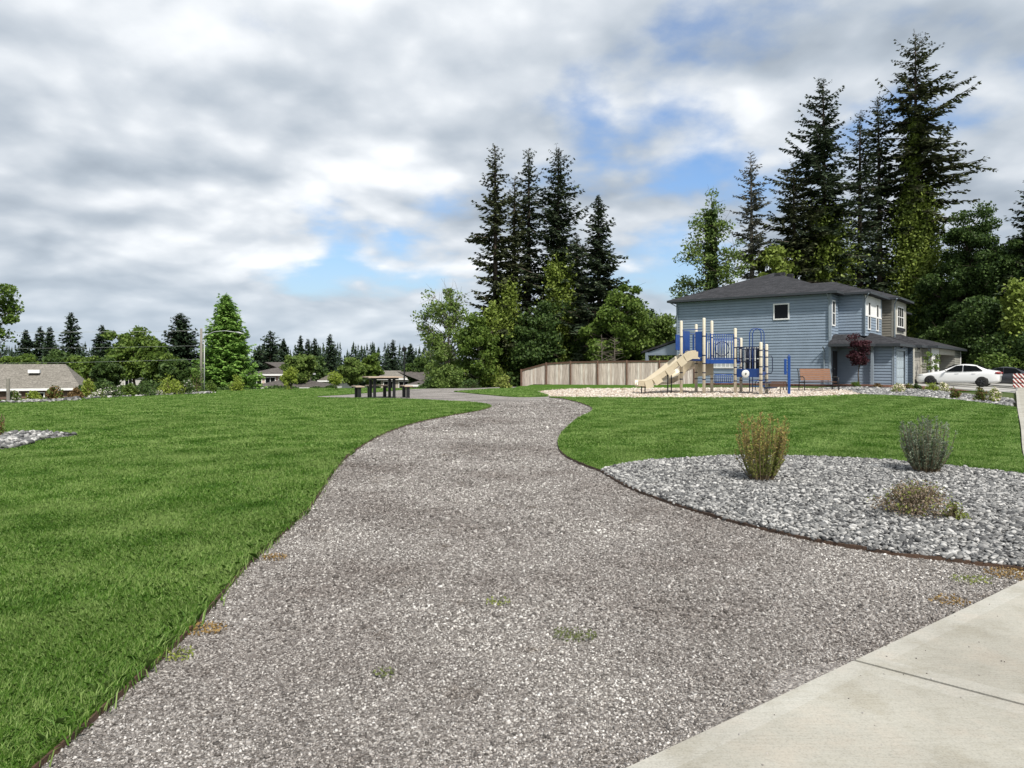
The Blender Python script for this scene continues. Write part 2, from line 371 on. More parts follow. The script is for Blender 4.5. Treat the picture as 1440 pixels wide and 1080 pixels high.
bed_bot = smooth_line([gp(*p) for p in [(845, 664), (880, 685), (930, 705), (1000, 727), (1060, 743), (1150, 763), (1250, 780), (1350, 792), (1440, 804)]] + [(3.0, 4.07)], 5)
walk_left = smooth_line([(-9, -4.6), (-5, -1.82), (-2, .39), *[tuple(.971 * v for v in gp(*q)) for q in ((880, 1080), (1160, 948), (1440, 815))], (3.3, 4.3), (4.5, 5.75), (5.6, 7.62), (6.83, 9.5), (9.8, 13.7), (14, 19.7), (20, 28.2), (27.4, 38.7), (35, 49), (50, 67.7)], 8)
lawn_right = right_edge + bed_top[1:] + [(5.6, 7.65), (6.82, 9.52), (9.78, 13.72), (13.98, 19.72), gp(1423, 573), gp(1350, 564), gp(1280, 558), gp(1212, 555.2), gp(1150, 558), gp(1080, 560), gp(1000, 560.3), gp(900, 559.8), gp(830, 559.2)]
chips = [gp(756, 551), gp(770, 556.8), gp(800, 560), gp(900, 561), gp(1000, 561.5), gp(1080, 561.2), gp(1150, 559), gp(1222, 555.3), gp(1190, 549), gp(1100, 546), gp(1000, 546), gp(900, 546.6), gp(800, 547.4)]
island = smooth_line([gp(p[0], p[1]) for p in [(638, 551), (680, 555), (720, 558.3), (760, 558.2), (771, 556.6), (756, 551)]], 5) + [gp(800, 547.2), gp(900, 546.4), gp(990, 545.4), (12.8, 47.5), (12.9, 49.0), (9.8, 49.6), (3, 51.2), (.6, 51.8), gp(722, 546), gp(690, 547.3), gp(664, 549.4)]
bed_left = smooth_line([gp(106, 616), gp(60, 621), gp(0, 634), (-8.5, 8.6)], 5) + [(-12, 9), (-12, 12.6), (-9, 12.5)] + smooth_line([gp(0, 614.5), gp(60, 613.3), gp(106, 616)], 5)[:-1]
path_poly = [(-2.2, -4), (-2.2, 3), (-2.6, 6), (-3.2, 10), (-3.4, 15), (-2.6, 19), (-8.3, 26.5), (-8.3, 29), (-6.4, 38), (-4, 46), (1, 47), (1.6, 34), (3, 28), (3, 20), (2, 14), (1.4, 11), (1.6, 8.8), (2.6, 7.6), (4.6, 6.6), (2.9, 3.7), (0, 1.55), (-3, -.5), (-5, -4)]
bed_right = bed_bot + [(3.33, 4.38), (4.46, 5.77), (5.56, 7.62)] + bed_top[::-1][:-1]
bed_right = [p for i, p in enumerate(bed_right) if i == 0 or np.hypot(p[0] - bed_right[i - 1][0], p[1] - bed_right[i - 1][1]) > .02]
strip = [gp(1150, 546.6), gp(1205, 545), gp(1268, 547), gp(1340, 553), gp(1424, 562.5), gp(1422.5, 573.2), gp(1350, 564.2), gp(1280, 558.2), gp(1212, 555.4), gp(1190, 549)]

# big ground sheet to the horizon
gxs = np.unique(np.r_[-4000, -2000, -1000, -500, np.arange(-300, -60, 12), np.arange(-60, 61, 1.5), np.arange(72, 301, 12), 500, 1000, 2000, 4000])
gys = np.unique(np.r_[-300, -100, -40, np.arange(-15, 90, 1.5), np.arange(92, 330, 8), 500, 1000, 2000, 5000])
GX, GY = np.meshgrid(gxs, gys); Z = T(GX, GY) - .075
idx = np.arange(GX.size).reshape(GX.shape)
Q = np.stack([idx[:-1, :-1], idx[:-1, 1:], idx[1:, 1:], idx[1:, :-1]], -1).reshape(-1, 4)
g = mesh_indexed('ground', np.c_[GX.ravel(), GY.ravel(), Z.ravel()], Q, m_ground, smooth=True); g['kind'] = 'structure'
sheet('gravel_path', path_poly, 0.0, m_path, .7)
sheet('lawn', lawn_left, .03, m_lawn, .9)
sheet('lawn', lawn_right, .03, m_lawn, .8)
sheet('lawn', island, .028, m_lawn, .8)
sheet('playground_surface', chips, .012, m_chips, .8)
sheet('rock_bed', bed_right, .015, m_rockbase, .5)
sheet('rock_bed', bed_left, .045, m_rockbase, .5)
sheet('gravel_strip', strip, .02, m_rockbase, .7)
def loc2w(x, y): return (HC[0] + x * HV[0] + y * HU[0], HC[1] + x * HV[1] + y * HU[1])
sheet('mulch_bed', [loc2w(*p) for p in [(-1.2, 8), (-1.2, 0), (-1.6, -3), (1.2, -7.2), (1.9, -6.6), (1.95, -3.1), (1.5, -.2), (.2, .2), (.2, 8)]], .03, m_mulch, .6)
for a, b in ((2.1, 5.4), (6.05, 8.8), (12.2, 19.7)):
    sheet('driveway', [loc2w(*p) for p in [(a, -3.3), (b, -3.3), (b + .1, -9.2), (a - .1, -9.2)]], .02, m_drive, .8)
sheet('verge', [loc2w(*p) for p in [(-3.5, -9.1), (-2.6, -6.4), (1.3, -7.3), (1.95, -6.9), (1.9, -9.15)]], .0, m_lawn, .8)
sheet('road', [loc2w(*p) for p in [(-40, -13.2), (70, -13.2), (70, -21), (-40, -21)]], -.04, m_asph, 2)

# sidewalk of separate slabs with tooled borders
def sidewalk():
    L_ = np.array(walk_left); seg = np.hypot(*np.diff(L_, axis=0).T); S = np.r_[0, np.cumsum(seg)]
    at = lambda s: np.array([np.interp(s, S, L_[:, 0]), np.interp(s, S, L_[:, 1])])
    j0 = np.argmin(np.hypot(L_[:, 0] - 1.474, L_[:, 1] - 2.835)); s0 = S[j0]
    sl = 1.82; W = 1.55; mb = MB(); cuts = np.arange(s0 - 6 * sl, S[-1], sl)
    def nrm(s):
        d = at(s + .6) - at(s - .6); d /= np.hypot(*d); return np.array([d[1], -d[0]])
    def ring(s, w):
        n_ = nrm(s); return at(s) + n_ * w + np.array([-n_[1], n_[0]]) * .2 * w
    gap, brd = .0085, .085
    for a, b in zip(cuts[:-1], cuts[1:]):
        if a < .3: continue
        nn = 3; ss = [a + gap, a + gap + brd] + list(np.linspace(a + gap + brd, b - gap - brd, nn + 1)[1:]) + [b - gap]
        ws = [0, brd, .5 * W, W - brd, W]
        grid = [[ring(s, w) for w in ws] for s in ss]
        h = lambda p: Tz(p[0], p[1]) + .035
        for i in range(len(ss) - 1):
            for k in range(len(ws) - 1):
                mb.cur = 1 if (i in (0, len(ss) - 2) or k in (0, len(ws) - 2)) else 0
                mb.face([(*p, h(p)) for p in (grid[i][k], grid[i][k + 1], grid[i + 1][k + 1], grid[i + 1][k])])
        mb.cur = 1
        per = [grid[i][0] for i in range(len(ss))] + [grid[-1][k] for k in range(1, len(ws))] + [grid[i][-1] for i in range(len(ss) - 2, -1, -1)] + [grid[0][k] for k in range(len(ws) - 2, 0, -1)]
        for i in range(len(per)):
            p, q = per[i], per[(i + 1) % len(per)]
            mb.face([(*p, h(p)), (*q, h(q)), (*q, h(q) - .09), (*p, h(p) - .09)])
    mb.cur = 2
    ss = np.arange(max(.3, cuts[0]), S[-1], .8)
    for a, b in zip(ss[:-1], ss[1:]):
        P = [ring(a, .004), ring(a, W - .004), ring(b, W - .004), ring(b, .004)]
        mb.face([(*p, Tz(*p) + .022) for p in P])
    o = mb.build('sidewalk', [m_conc, m_concb, m_joint]); o['kind'] = 'structure'
sidewalk()

# landscape edging
def edging(line, name, label, h=.024, w=.016, off=0.0):
    mb = MB(); L_ = np.array(line); rng = np.random.default_rng(5)
    d = np.gradient(L_, axis=0); d /= np.linalg.norm(d, axis=1)[:, None]; n = np.c_[d[:, 1], -d[:, 0]]
    A = L_ - n * w / 2; B = L_ + n * w / 2
    zz = T(L_[:, 0], L_[:, 1]) + off; top = zz + h + rng.normal(0, .004, len(L_))
    for i in range(len(L_) - 1):
        j = i + 1
        mb.hexa([(*A[i], zz[i] - .05), (*B[i], zz[i] - .05), (*B[j], zz[j] - .05), (*A[j], zz[j] - .05), (*A[i], top[i]), (*B[i], top[i]), (*B[j], top[j]), (*A[j], top[j])])
    return tag(mb.build(name, m_edging), label, 'edging')
edging(left_edge[:100], 'path_edging', 'brown landscape edging between the left lawn and the gravel path')
edging(right_edge[3:-1] + bed_bot, 'path_edging', 'brown landscape edging along the right lawn and the river rock bed', .026, .013)

# ---------------------------------------------------------------- scattered ground cover
rng0 = np.random.default_rng(11)
def sample(poly, dens, y0, y1, rng, margin=.78):
    a = np.array(poly); lo, hi = a.min(0).copy(), a.max(0).copy()
    lo[1] = max(lo[1], y0); hi[1] = min(hi[1], y1)
    lo[0] = max(lo[0], -margin * y1 - 1.5); hi[0] = min(hi[0], margin * y1 + 1.5)
    if (hi <= lo).any(): return np.zeros((0, 2))
    n = int(dens * (hi[0] - lo[0]) * (hi[1] - lo[1]))
    P = rng.uniform(lo, hi, (n, 2))
    P = P[np.abs(P[:, 0]) < margin * np.maximum(P[:, 1], 0) + 1.5]
    return P[inpoly(P, a)]
def vnoise(P, s, seed):
    r = np.random.default_rng(seed); o = 0
    for k in range(4):
        a = r.uniform(0, 6.28); f = s * r.uniform(.6, 1.7)
        o = o + np.sin(P[:, 0] * f * math.cos(a) + P[:, 1] * f * math.sin(a) + r.uniform(0, 6.28))
    return o / 4
def make_grass():
    rng = rng0; allv = []
    hole = [bed_left]
    for poly in (lawn_left, lawn_right, island):
        for (y0, y1, dens, w, h) in ((1.2, 3.5, 34000, .0014, .029), (3.5, 6, 19000, .002, .029), (6, 10, 7500, .0034, .031), (10, 16, 2900, .0056, .032), (16, 26, 1100, .0105, .038), (26, 37, 420, .018, .036)):
            P = sample(poly, dens, y0, y1, rng)
            if not len(P): continue
            P = P[~inpoly(P, bed_left)]
            n = len(P); z = T(P[:, 0], P[:, 1]) + .026
            hh = h * rng.uniform(.5, 1.25, n) * (1 + .25 * vnoise(P, 1.3, 3))
            a = rng.uniform(0, 2 * np.pi, n); lean = rng.uniform(.2, 1.05, n) + .12 * vnoise(P, .8, 8)
            st = np.floor((P[:, 0] * .80 - P[:, 1] * .60 + .12 * np.sin(P[:, 1] * .5)) / .6) % 2; la = np.where(st > 0, .93, .93 + np.pi) + rng.normal(0, 1.6, n)
            side = np.c_[np.cos(a), np.sin(a), np.zeros(n)] * (w * rng.uniform(.7, 1.4, n))[:, None]
            base = np.c_[P, z]; ld = np.c_[np.cos(la), np.sin(la), np.zeros(n)]
            mid = base + np.c_[np.zeros((n, 2)), hh * .6] + ld * (hh * lean * .35)[:, None]
            tip = base + np.c_[np.zeros((n, 2)), hh * (1 - .3 * lean)] + ld * (hh * lean)[:, None]
            q = np.stack([base - side, base + side, mid + side * .8, tip, tip, mid - side * .8], 1)[:, [0, 1, 2, 3, 5]]
            allv.append(q.reshape(-1, 3))
    # weedy tufts in the gravel and ragged blades over the edging
    E = np.array(left_edge[10:100]); k = rng.integers(0, len(E) - 1, 5000); t = rng.uniform(0, 1, 5000)[:, None]
    P = E[k] * (1 - t) + E[k + 1] * t + rng.normal(0, .03, (5000, 2)) + np.array([-.03, 0])
    n = len(P); hh = rng.uniform(.03, .085, n); la = rng.uniform(0, 6.28, n); a = rng.uniform(0, 6.28, n)
    base = np.c_[P, T(P[:, 0], P[:, 1]) + .01]; ld = np.c_[np.cos(la), np.sin(la), np.zeros(n)]; side = np.c_[np.cos(a), np.sin(a), 0 * a] * .0026
    lean = rng.uniform(.3, 1, n)
    mid = base + np.c_[np.zeros((n, 2)), hh * .6] + ld * (hh * lean * .35)[:, None]; tip = base + np.c_[np.zeros((n, 2)), hh * .75] + ld * (hh * lean)[:, None]
    allv.append(np.stack([base - side, base + side, mid + side * .8, tip, mid - side * .8], 1).reshape(-1, 3))
    V = np.concatenate(allv)
    print('blades', len(V) // 5)
    o = mesh_from_arrays('grass', V, 5, m_blade); tag(o, kind='stuff', label='short mown green grass blades of the park lawns', cat='grass')
    return len(V) // 5
ng = make_grass()

def stones(name, P, r, zoff, mat, rng, flat=.6, kind='stuff', sub=0, smooth=False, elong=.35):
    bm = bmesh.new()
    if sub == 0:
        bmesh.ops.create_icosphere(bm, subdivisions=1, radius=1) if False else bmesh.ops.create_cube(bm, size=1.3)
    else: bmesh.ops.create_icosphere(bm, subdivisions=sub, radius=1)
    bm.verts.ensure_lookup_table(); bv = np.array([v.co[:] for v in bm.verts])
    bmesh.ops.triangulate(bm, faces=bm.faces); bf = np.array([[v.index for v in f.verts] for f in bm.faces]); bm.free()
    n = len(P); nv = len(bv)
    sc = np.stack([r * rng.uniform(1 - elong * .3, 1 + elong, n), r * rng.uniform(1 - elong, 1, n), r * flat * rng.uniform(.6, 1.2, n)], 1)
    # jitter each corner for an irregular outline
    V = bv[None] * (1 + rng.normal(0, .16 if sub < 2 else .1, (n, nv, 1))) * sc[:, None]
    a = rng.uniform(0, 2 * np.pi, n); tx = rng.normal(0, .35, n); ty = rng.normal(0, .35, n)
    ca, sa = np.cos(a), np.sin(a)
    cx, sx, cy, sy = np.cos(tx), np.sin(tx), np.cos(ty), np.sin(ty)
    x, y, z = V[..., 0], V[..., 1], V[..., 2]
    y, z = y * cx[:, None] - z * sx[:, None], y * sx[:, None] + z * cx[:, None]
    x, z = x * cy[:, None] + z * sy[:, None], -x * sy[:, None] + z * cy[:, None]
    x, y = x * ca[:, None] - y * sa[:, None], x * sa[:, None] + y * ca[:, None]
    W = np.stack([x, y, z], -1) + np.c_[P, T(P[:, 0], P[:, 1]) + zoff][:, None]
    Fc = (bf[None] + (np.arange(n) * nv)[:, None, None]).reshape(-1, 3)
    o = mesh_indexed(name, W.reshape(-1, 3), Fc, mat, smooth=smooth)
    if kind: o['kind'] = kind
    return o
path_vis = left_edge[:88] + [gp(700, 566), gp(790, 561.5)] + right_edge[6:] + bed_bot[1:] + [p for p in walk_left[::-1] if p[1] < 4.05 and p[1] > -3.5 and p[0] < 2.9]
Pp, rr = [], []
for y0, y1, d, r in ((.6, 3.2, 15000, .0042), (3.2, 5, 9500, .0052), (5, 8, 4200, .0066), (8, 13, 1500, .0085), (13, 20, 420, .012), (20, 28, 130, .016)):
    p = sample(path_vis, d, y0, y1, rng0); Pp.append(p); rr.append(r * np.exp(rng0.normal(0, .28, len(p))))
Pp = np.concatenate(Pp); rr = np.concatenate(rr)
# thin the stones where grey fines show through
keep = rng0.uniform(0, 1, len(Pp)) < np.clip(1.0 + .5 * vnoise(Pp, 1.1, 5), .4, 1)
zo = rr * .25
fx = (Pp - np.array([1.02, 2.56])) @ np.array([.805, .594]); fy = (Pp - np.array([1.02, 2.56])) @ np.array([-.594, .805])
keep &= ~((fy < .11 + .05 * np.sin(fx * 9)) & (np.abs(fx) < .42) & (rng0.uniform(0, 1, len(Pp)) < .93))
sp_ = np.array([.3, 2.1]) + rng0.uniform(0, 2.8, (110, 1)) * np.array([.805, .594]) + rng0.uniform(.02, 1.1, (110, 1)) ** 2.6 * np.array([.594, -.805])
Pp = np.r_[Pp, sp_]; rr = np.r_[rr, rng0.uniform(.0015, .0042, 110)]; zo = np.r_[zo, np.full(110, .036)]; keep = np.r_[keep, np.ones(110, bool)]
stones('gravel', Pp[keep], rr[keep], zo[keep], m_stone, rng0, .65)
P = sample(bed_right, 2700, 3, 10, rng0, .95); r = np.minimum(.026, .014 * np.exp(rng0.normal(0, .3, len(P))))
P2 = sample(bed_left, 420, 8, 13, rng0, .95); r2 = .034 * np.exp(rng0.normal(0, .3, len(P2)))
o = stones('river_rocks', P, r,   .02 + rng0.uniform(0, .018, len(P)), m_rock, rng0, .62, sub=2, smooth=True, elong=.5)
o['label'] = 'grey river rocks filling the planting bed beside the sidewalk'; o['category'] = 'rocks'
stones('river_rocks', P2, r2, .05 + rng0.uniform(0, .03, len(P2)), m_rock, rng0, .62, sub=1, smooth=True)
P = sample(strip, 110, 18, 40, rng0, .95); stones('river_rocks', P, .05 * np.exp(rng0.normal(0, .3, len(P))), .03, m_rock, rng0, .6, sub=1, smooth=True)
P = sample(chips, 160, 24, 40, rng0, .95); stones('wood_chips', P, .035 * np.exp(rng0.normal(0, .4, len(P))), .02, m_chip, rng0, .35, elong=.6)
# crest rocks beyond the left lawn
cr = np.array([gp(x, y) for x, y in ((8, 568), (60, 566.5), (130, 561.5), (160, 560.5), (230, 556.5), (262, 555.5), (280, 554.5))])
k = rng0.integers(0, len(cr) - 1, 500); t = rng0.uniform(0, 1, 500)[:, None]
P = cr[k] * (1 - t) + cr[k + 1] * t + rng0.normal(0, .3, (500, 2)); P[:, 1] += .5
stones('river_rocks', P, .05 * np.exp(rng0.normal(0, .35, 500)), .06, m_rock, rng0, .6, sub=1, smooth=True)

def mini_quads(P, size, rng, flat=False, aspect=.6):
    n = len(P)
    d = rng.normal(size=(n, 3)); d /= np.linalg.norm(d, axis=1)[:, None]
    if flat: d[:, 2] *= .4
    e = np.cross(d, rng.normal(size=(n, 3))); e /= np.linalg.norm(e, axis=1)[:, None]
    s = (np.asarray(size) * rng.uniform(.6, 1.4, n))[:, None]
    a, b = d * s, e * s * aspect
    return np.stack([P - a, P + b - a * .15, P + a, P - b - a * .15], 1).reshape(-1, 3)

# small weeds in the gravel
def weed(px, py, r, label, mat, n=180):
    x, y = gp(px, py); rng = np.random.default_rng(int(px * 7 + py))
    t = thing('weed', label, 'weed', (x, y, Tz(x, y)))
    a = rng.uniform(0, 6.28, n); rr = r * np.sqrt(rng.uniform(0, 1, n)); P = np.c_[np.cos(a) * rr * 1.4, np.sin(a) * rr, rng.uniform(.005, .03, n)]
    mesh_from_arrays('leaves', mini_quads(P, .0065, rng), 4, mat, t)
for w in ((808, 897, .07, 'small green weed tuft in the middle of the gravel near the sidewalk', m_weed, 240), (700, 850, .05, 'faint olive weed in the gravel near the path centre', m_heather, 70),
          (540, 952, .03, 'tiny yellow-green weed low in the gravel foreground', m_weed, 60), (245, 925, .06, 'yellowed weed in gravel at the left edging foreground', m_heather, 160),
          (287, 888, .07, 'orange moss patch at the left edging', m_moss, 260), (385, 787, .06, 'ochre moss patch farther up the left edging', m_moss, 180),
          (1335, 848, .07, 'yellow moss patch in gravel by the sidewalk edge', m_moss, 160), (1425, 810, .11, 'golden moss at the corner of rock bed and sidewalk', m_moss, 420), (1365, 818, .08, 'yellow-green moss in gravel below the rock bed', m_heather, 150)):
    weed(*w)

# ---------------------------------------------------------------- vegetation
def limbs(mb, rng, a, b, r0, r1, sag=.15, n=5, sides=5):
    a, b = np.array(a, float), np.array(b, float); L = np.linalg.norm(b - a)
    c = (a + b) / 2 + np.array([*rng.normal(0, .08 * L, 2), sag * L])
    ts = np.linspace(0, 1, n); pts = [(1 - t) ** 2 * a + 2 * t * (1 - t) * c + t * t * b for t in ts]
    mb.tube(pts, [r0 + (r1 - r0) * t for t in ts], sides, cap=False)
    return pts
def conifer(name, label, cat, loc, H, Rr, seed, mat, base=.12, nb=130, power=.8, droop=.28, tw=1.0, asym=(0, 0), trunk=None, group=None, ivy=None, rag=.5, barkm=None, ctop=.5, reps=3):
    rng = np.random.default_rng(seed); t = thing(name, label, cat, loc, 0, group)
    mb = MB(); r0 = H * .011 + .1
    lean = rng.normal(0, .006, 2) * H
    mb.tube([(lean[0] * s * s, lean[1] * s * s, -.6 + (H + .6) * s) for s in np.linspace(0, 1, 9)], [max(.02, r0 * (1 - s) ** .8 + .02) for s in np.linspace(0, 1, 9)], 8)
    Q = []
    whorl = rng.uniform(.6, 1.25, 40)
    for i in range(nb):
        f = (i + rng.uniform(0, 1)) / nb; u = f ** .92
        z = H * (base + (1 - base) * u)
        Lm = 1.5 * Rr * (1 - u) ** power * (.45 + .55 * min(1, u / .12)) * whorl[int(u * 39)] + .018 * H * (1 - u) + .08
        L = Lm * (1 - rag * rng.uniform(0, 1) ** 1.6); az = i * 2.39996 + rng.normal(0, .5)
        L *= 1 + asym[0] * math.cos(az - asym[1])
        el = min(1.15, -.12 + (ctop + .15) * u + rng.normal(0, .2))
        m = max(4, int(L / (.24 * tw))); s = np.linspace(.1, 1, m)
        out = np.array([math.cos(az), math.sin(az), 0]); sd = np.array([-out[1], out[0], 0])
        o0 = np.array([lean[0] * u * u, lean[1] * u * u, z])
        zz = L * (math.tan(el) * s - droop * s * s * (1 - u * .5) + droop * .45 * s ** 4)
        P = o0 + out * (L * s)[:, None] + np.c_[np.zeros((m, 2)), zz] + sd * (rng.normal(0, .05) * L * s * s)[:, None]
        mb.tube([o0, P[m // 2], P[-1]], [.012 * L + .012, .008 * L + .008, .004], 3, cap=False)
        for rep in range(reps):
            for sgn in (-1, 1):
                l = (.22 * tw + .42 * L * (1 - s) * .55 + .1 * tw) * rng.uniform(.55, 1.25, m) * (.7 if u > .8 else 1)
                l = np.minimum(l, 1.4 * tw) * min(1, .4 + (1 - u) * 5)
                dr = out * rng.uniform(.35, .95, m)[:, None] + sd * (sgn * rng.uniform(.4, 1, m))[:, None] + np.c_[np.zeros((m, 2)), rng.uniform(-.55, .18, m)]
                dr /= np.linalg.norm(dr, axis=1)[:, None]
                wv = np.cross(dr, np.c_[rng.normal(0, .5, (m, 2)), np.ones(m)]); wv /= np.linalg.norm(wv, axis=1)[:, None]
                wv *= (.075 * tw * rng.uniform(.7, 1.5, m) * min(1, .45 + (1 - u) * 5) + .05 * l)[:, None]
                B = P + rng.normal(0, .05 * tw, (m, 3)); tip = B + dr * l[:, None]; mid = B + dr * (l * .45)[:, None]
                Q.append(np.stack([B, mid + wv, tip, mid - wv], 1).reshape(-1, 3))
    mb.build('trunk', barkm or m_bark, t, smooth=True, fix=False)
    mesh_from_arrays('crown', np.concatenate(Q), 4, mat, t)
    t['_'] = 0; del t['_']
    if ivy: ivycol(t, rng, *ivy)
    return t
def seedp(rng): return rng.uniform(0, 6.28)
def ivycol(t, rng, z0, z1, rad, n, size, mat=None, dx=0, dy=0):
    m = max(40, int(n / 75)); za = z0 + (z1 - z0) * rng.uniform(0, 1, m) ** 1.1; u = (za - z0) / (z1 - z0); aa = rng.uniform(0, 6.28, m)
    rc = rad * (1 - .6 * u ** 1.7) * rng.uniform(.3, 1.0, m) ** .6 * (1 + .25 * np.sin(za * 1.3 + seedp(rng)))
    C = np.c_[np.cos(aa) * rc + dx, np.sin(aa) * rc + dy, za]; k = rng.integers(0, m, n); sg = rad * (.16 + .22 * rng.uniform(0, 1, m) ** 2)
    P = C[k] + rng.normal(size=(n, 3)) * sg[k][:, None] * np.array([1, 1, 1.25]); P[:, 2] = np.maximum(P[:, 2], z0 - .2)
    mesh_from_arrays('ivy', mini_quads(P, size, rng, aspect=.7), 4, mat or m_ivy, t)
def broadleaf(name, label, cat, loc, H, rx, cz, rz, seed, mat, ncl=60, nl=260, ls=.16, cr=.9, trunk_r=.2, group=None, barkm=None, open_=.25, ry=None, ivy=None, taper=0.0, twigs=0):
    rng = np.random.default_rng(seed); t = thing(name, label, cat, loc, 0, group); ry = ry or rx
    mb = MB(); top = cz + rz * .75
    wob = rng.normal(0, .05 * rx, (7, 2)); zs = np.linspace(-.4, top, 7)
    pts = [(wob[i, 0] * (i > 1), wob[i, 1] * (i > 1), zs[i]) for i in range(7)]
    mb.tube(pts, [trunk_r * (1 - .85 * i / 6) * (1.25 if i == 0 else 1) for i in range(7)], 7)
    d = rng.normal(size=(ncl, 3)); d /= np.linalg.norm(d, axis=1)[:, None]
    rad = rng.uniform(open_, 1, ncl) ** .5
    C = d * rad[:, None]
    lump = 1 + .3 * np.sin(d[:, 0] * 4 + seed) * np.cos(d[:, 2] * 3 + seed * 2) + .12 * rng.normal(size=ncl)
    C *= lump[:, None]
    sc = 1 - taper * (C[:, 2] * .5 + .5)
    C = np.c_[C[:, 0] * rx * sc, C[:, 1] * ry * sc, cz + C[:, 2] * rz]
    Q = []
    for i, c in enumerate(C):
        zb = np.clip(c[2] - rng.uniform(.25, .6) * np.hypot(c[0], c[1]) - .1 * rz, max(.12 * H, cz - rz * 1.05), top)
        k = np.interp(zb, zs, range(7)); p0 = (np.interp(zb, zs, [p[0] for p in pts]), np.interp(zb, zs, [p[1] for p in pts]), zb)
        pp = limbs(mb, rng, p0, c, trunk_r * .28 * (1.1 - k / 8), .012 + trunk_r * .04, .1)
        for w in range(twigs):
            e = c + rng.normal(0, cr * .8, 3); limbs(mb, rng, pp[3], e, .02, .006, .1, 3, 3)
        n = int(nl * rng.uniform(.5, 1.5)); rr = cr * rng.uniform(.6, 1.25)
        g_ = rng.normal(size=(n, 3)); g_ /= np.linalg.norm(g_, axis=1)[:, None]
        P = c + g_ * (rr * rng.uniform(0, 1, n) ** .42)[:, None] * np.array([1.1, 1.1, .75])
        Q.append(mini_quads(P, ls, rng, aspect=.65))
    mb.build('trunk', barkm or m_bark, t, smooth=True, fix=False)
    mesh_from_arrays('crown', np.concatenate(Q), 4, mat, t)
    if ivy: ivycol(t, rng, *ivy)
    return t
def bush(name, label, cat, loc, w, h, seed, mat, n=900, ls=.03, group=None, mat2=None, frac2=0, up=.0, depth=None):
    rng = np.random.default_rng(seed); t = thing(name, label, cat, loc, 0, group); depth = depth or w
    mb = MB(); tips = []
    for i in range(14):
        a = rng.uniform(0, 6.28); rr = rng.uniform(.2, .85); e = (math.cos(a) * rr * w * .45, math.sin(a) * rr * depth * .45, h * rng.uniform(.55, .95) * (1 - .35 * rr))
        limbs(mb, rng, (e[0] * .1, e[1] * .1, -.05), e, .012 * h + .004, .004, .1, 4, 4); tips.append(e)
    mb.build('stems', m_stem, t, fix=False)
    ncl = 26; d = rng.normal(size=(ncl, 3)); d /= np.linalg.norm(d, axis=1)[:, None]; d[:, 2] = np.abs(d[:, 2])
    C = d * rng.uniform(.35, .8, (ncl, 1)) * np.array([w / 2, depth / 2, h]); C[:, 2] += .08 * h; k = rng.integers(0, ncl, n)
    g_ = rng.normal(size=(n, 3)); g_ /= np.linalg.norm(g_, axis=1)[:, None]
    P = C[k] + g_ * rng.uniform(0, 1, (n, 1)) ** .45 * np.array([w * .2, depth * .2, h * .22]); P[:, 2] = np.maximum(P[:, 2], .01)
    m = int(n * frac2)
    mesh_from_arrays('foliage', mini_quads(P[m:], ls, rng), 4, mat, t)
    if m: mesh_from_arrays('blossom', mini_quads(P[:m] * np.array([1.06, 1.06, 1.06]), ls * 1.1, rng), 4, mat2, t)
    return t

# --- the three shrubs of the near rock bed
def stem_shrub(label, px, py, hpx, wpx, seed, mat, mats=None, ns=150, red=0, lean=(0, 0), leaf=.010):
    rng = np.random.default_rng(seed); x, y = gp(px, py); h = hpx * y / F; w = wpx * y / F
    t = thing('shrub', label, 'shrub', (x, y, .03)); mb = MB(); Q = []; Q2 = []
    for i in range(ns):
        a = rng.uniform(0, 6.28); rr = math.sqrt(rng.uniform(0, 1)); b = np.array([math.cos(a) * rr * w * .2, math.sin(a) * rr * w * .2, 0])
        hh = h * (rng.uniform(.5, 1.08) - .12 * rr); e = np.array([math.cos(a) * rr * w * .5 + lean[0] * hh, math.sin(a) * rr * w * .5, hh])
        c = np.array([e[0] * .85, e[1] * .85, hh * .45]); ts = np.linspace(0, 1, 5)
        pts = [(1 - s) ** 2 * b + 2 * s * (1 - s) * c + s * s * e for s in ts]
        mb.tube(pts, [.0042, .0036, .003, .0024, .0015], 4, cap=False)
        m = int(110 * hh / .7); s = rng.uniform(.12, 1, m)[:, None]
        P = (1 - s) ** 2 * b + 2 * s * (1 - s) * c + s * s * e
        dr = np.c_[rng.normal(0, 1, (m, 2)), rng.uniform(.4, 1.6, m)]; dr /= np.linalg.norm(dr, axis=1)[:, None]
        l = leaf * 1.9 * rng.uniform(.6, 1.3, (m, 1)); wv = np.cross(dr, rng.normal(size=(m, 3))); wv /= np.linalg.norm(wv, axis=1)[:, None]; wv *= l * .16
        q = np.stack([P, P + dr * l * .5 + wv, P + dr * l, P + dr * l * .5 - wv], 1)
        if mats:
            k = (s[:, 0] > .55) & (rng.uniform(0, 1, m) < .6); Q2.append(q[k].reshape(-1, 3)); q = q[~k]
        Q.append(q.reshape(-1, 3))
    mb.build('stems', m_stem, t, fix=False); mesh_from_arrays('foliage', np.concatenate(Q), 4, mat, t)
    if mats: mesh_from_arrays('flower_spikes', np.concatenate(Q2), 4, mats, t)
    return t
stem_shrub('upright ochre-green shrub of wispy stems at the near side of the rock bed', 1071, 679, 95, 76, 21, m_heather, m_spike, 95, leaf=.016)
stem_shrub('grey-green bushy shrub at the lawn edge of the rock bed', 1302, 667, 76, 72, 22, m_sage, None, 105, leaf=.017)
t_ = bush('shrub', 'low dry brown shrub with seed heads lying in the rock bed', 'shrub', (*gp(1292, 729), .03), 118 * .0056, 56 * .0056, 23, m_dry, 3400, .010, mat2=m_heather, frac2=.18, depth=.5)
bush('shrub', 'small yellow-green sprig beside the dry brown shrub', 'shrub', (*gp(1342, 735), .03), .2, .15, 24, m_heather, 260, .010)
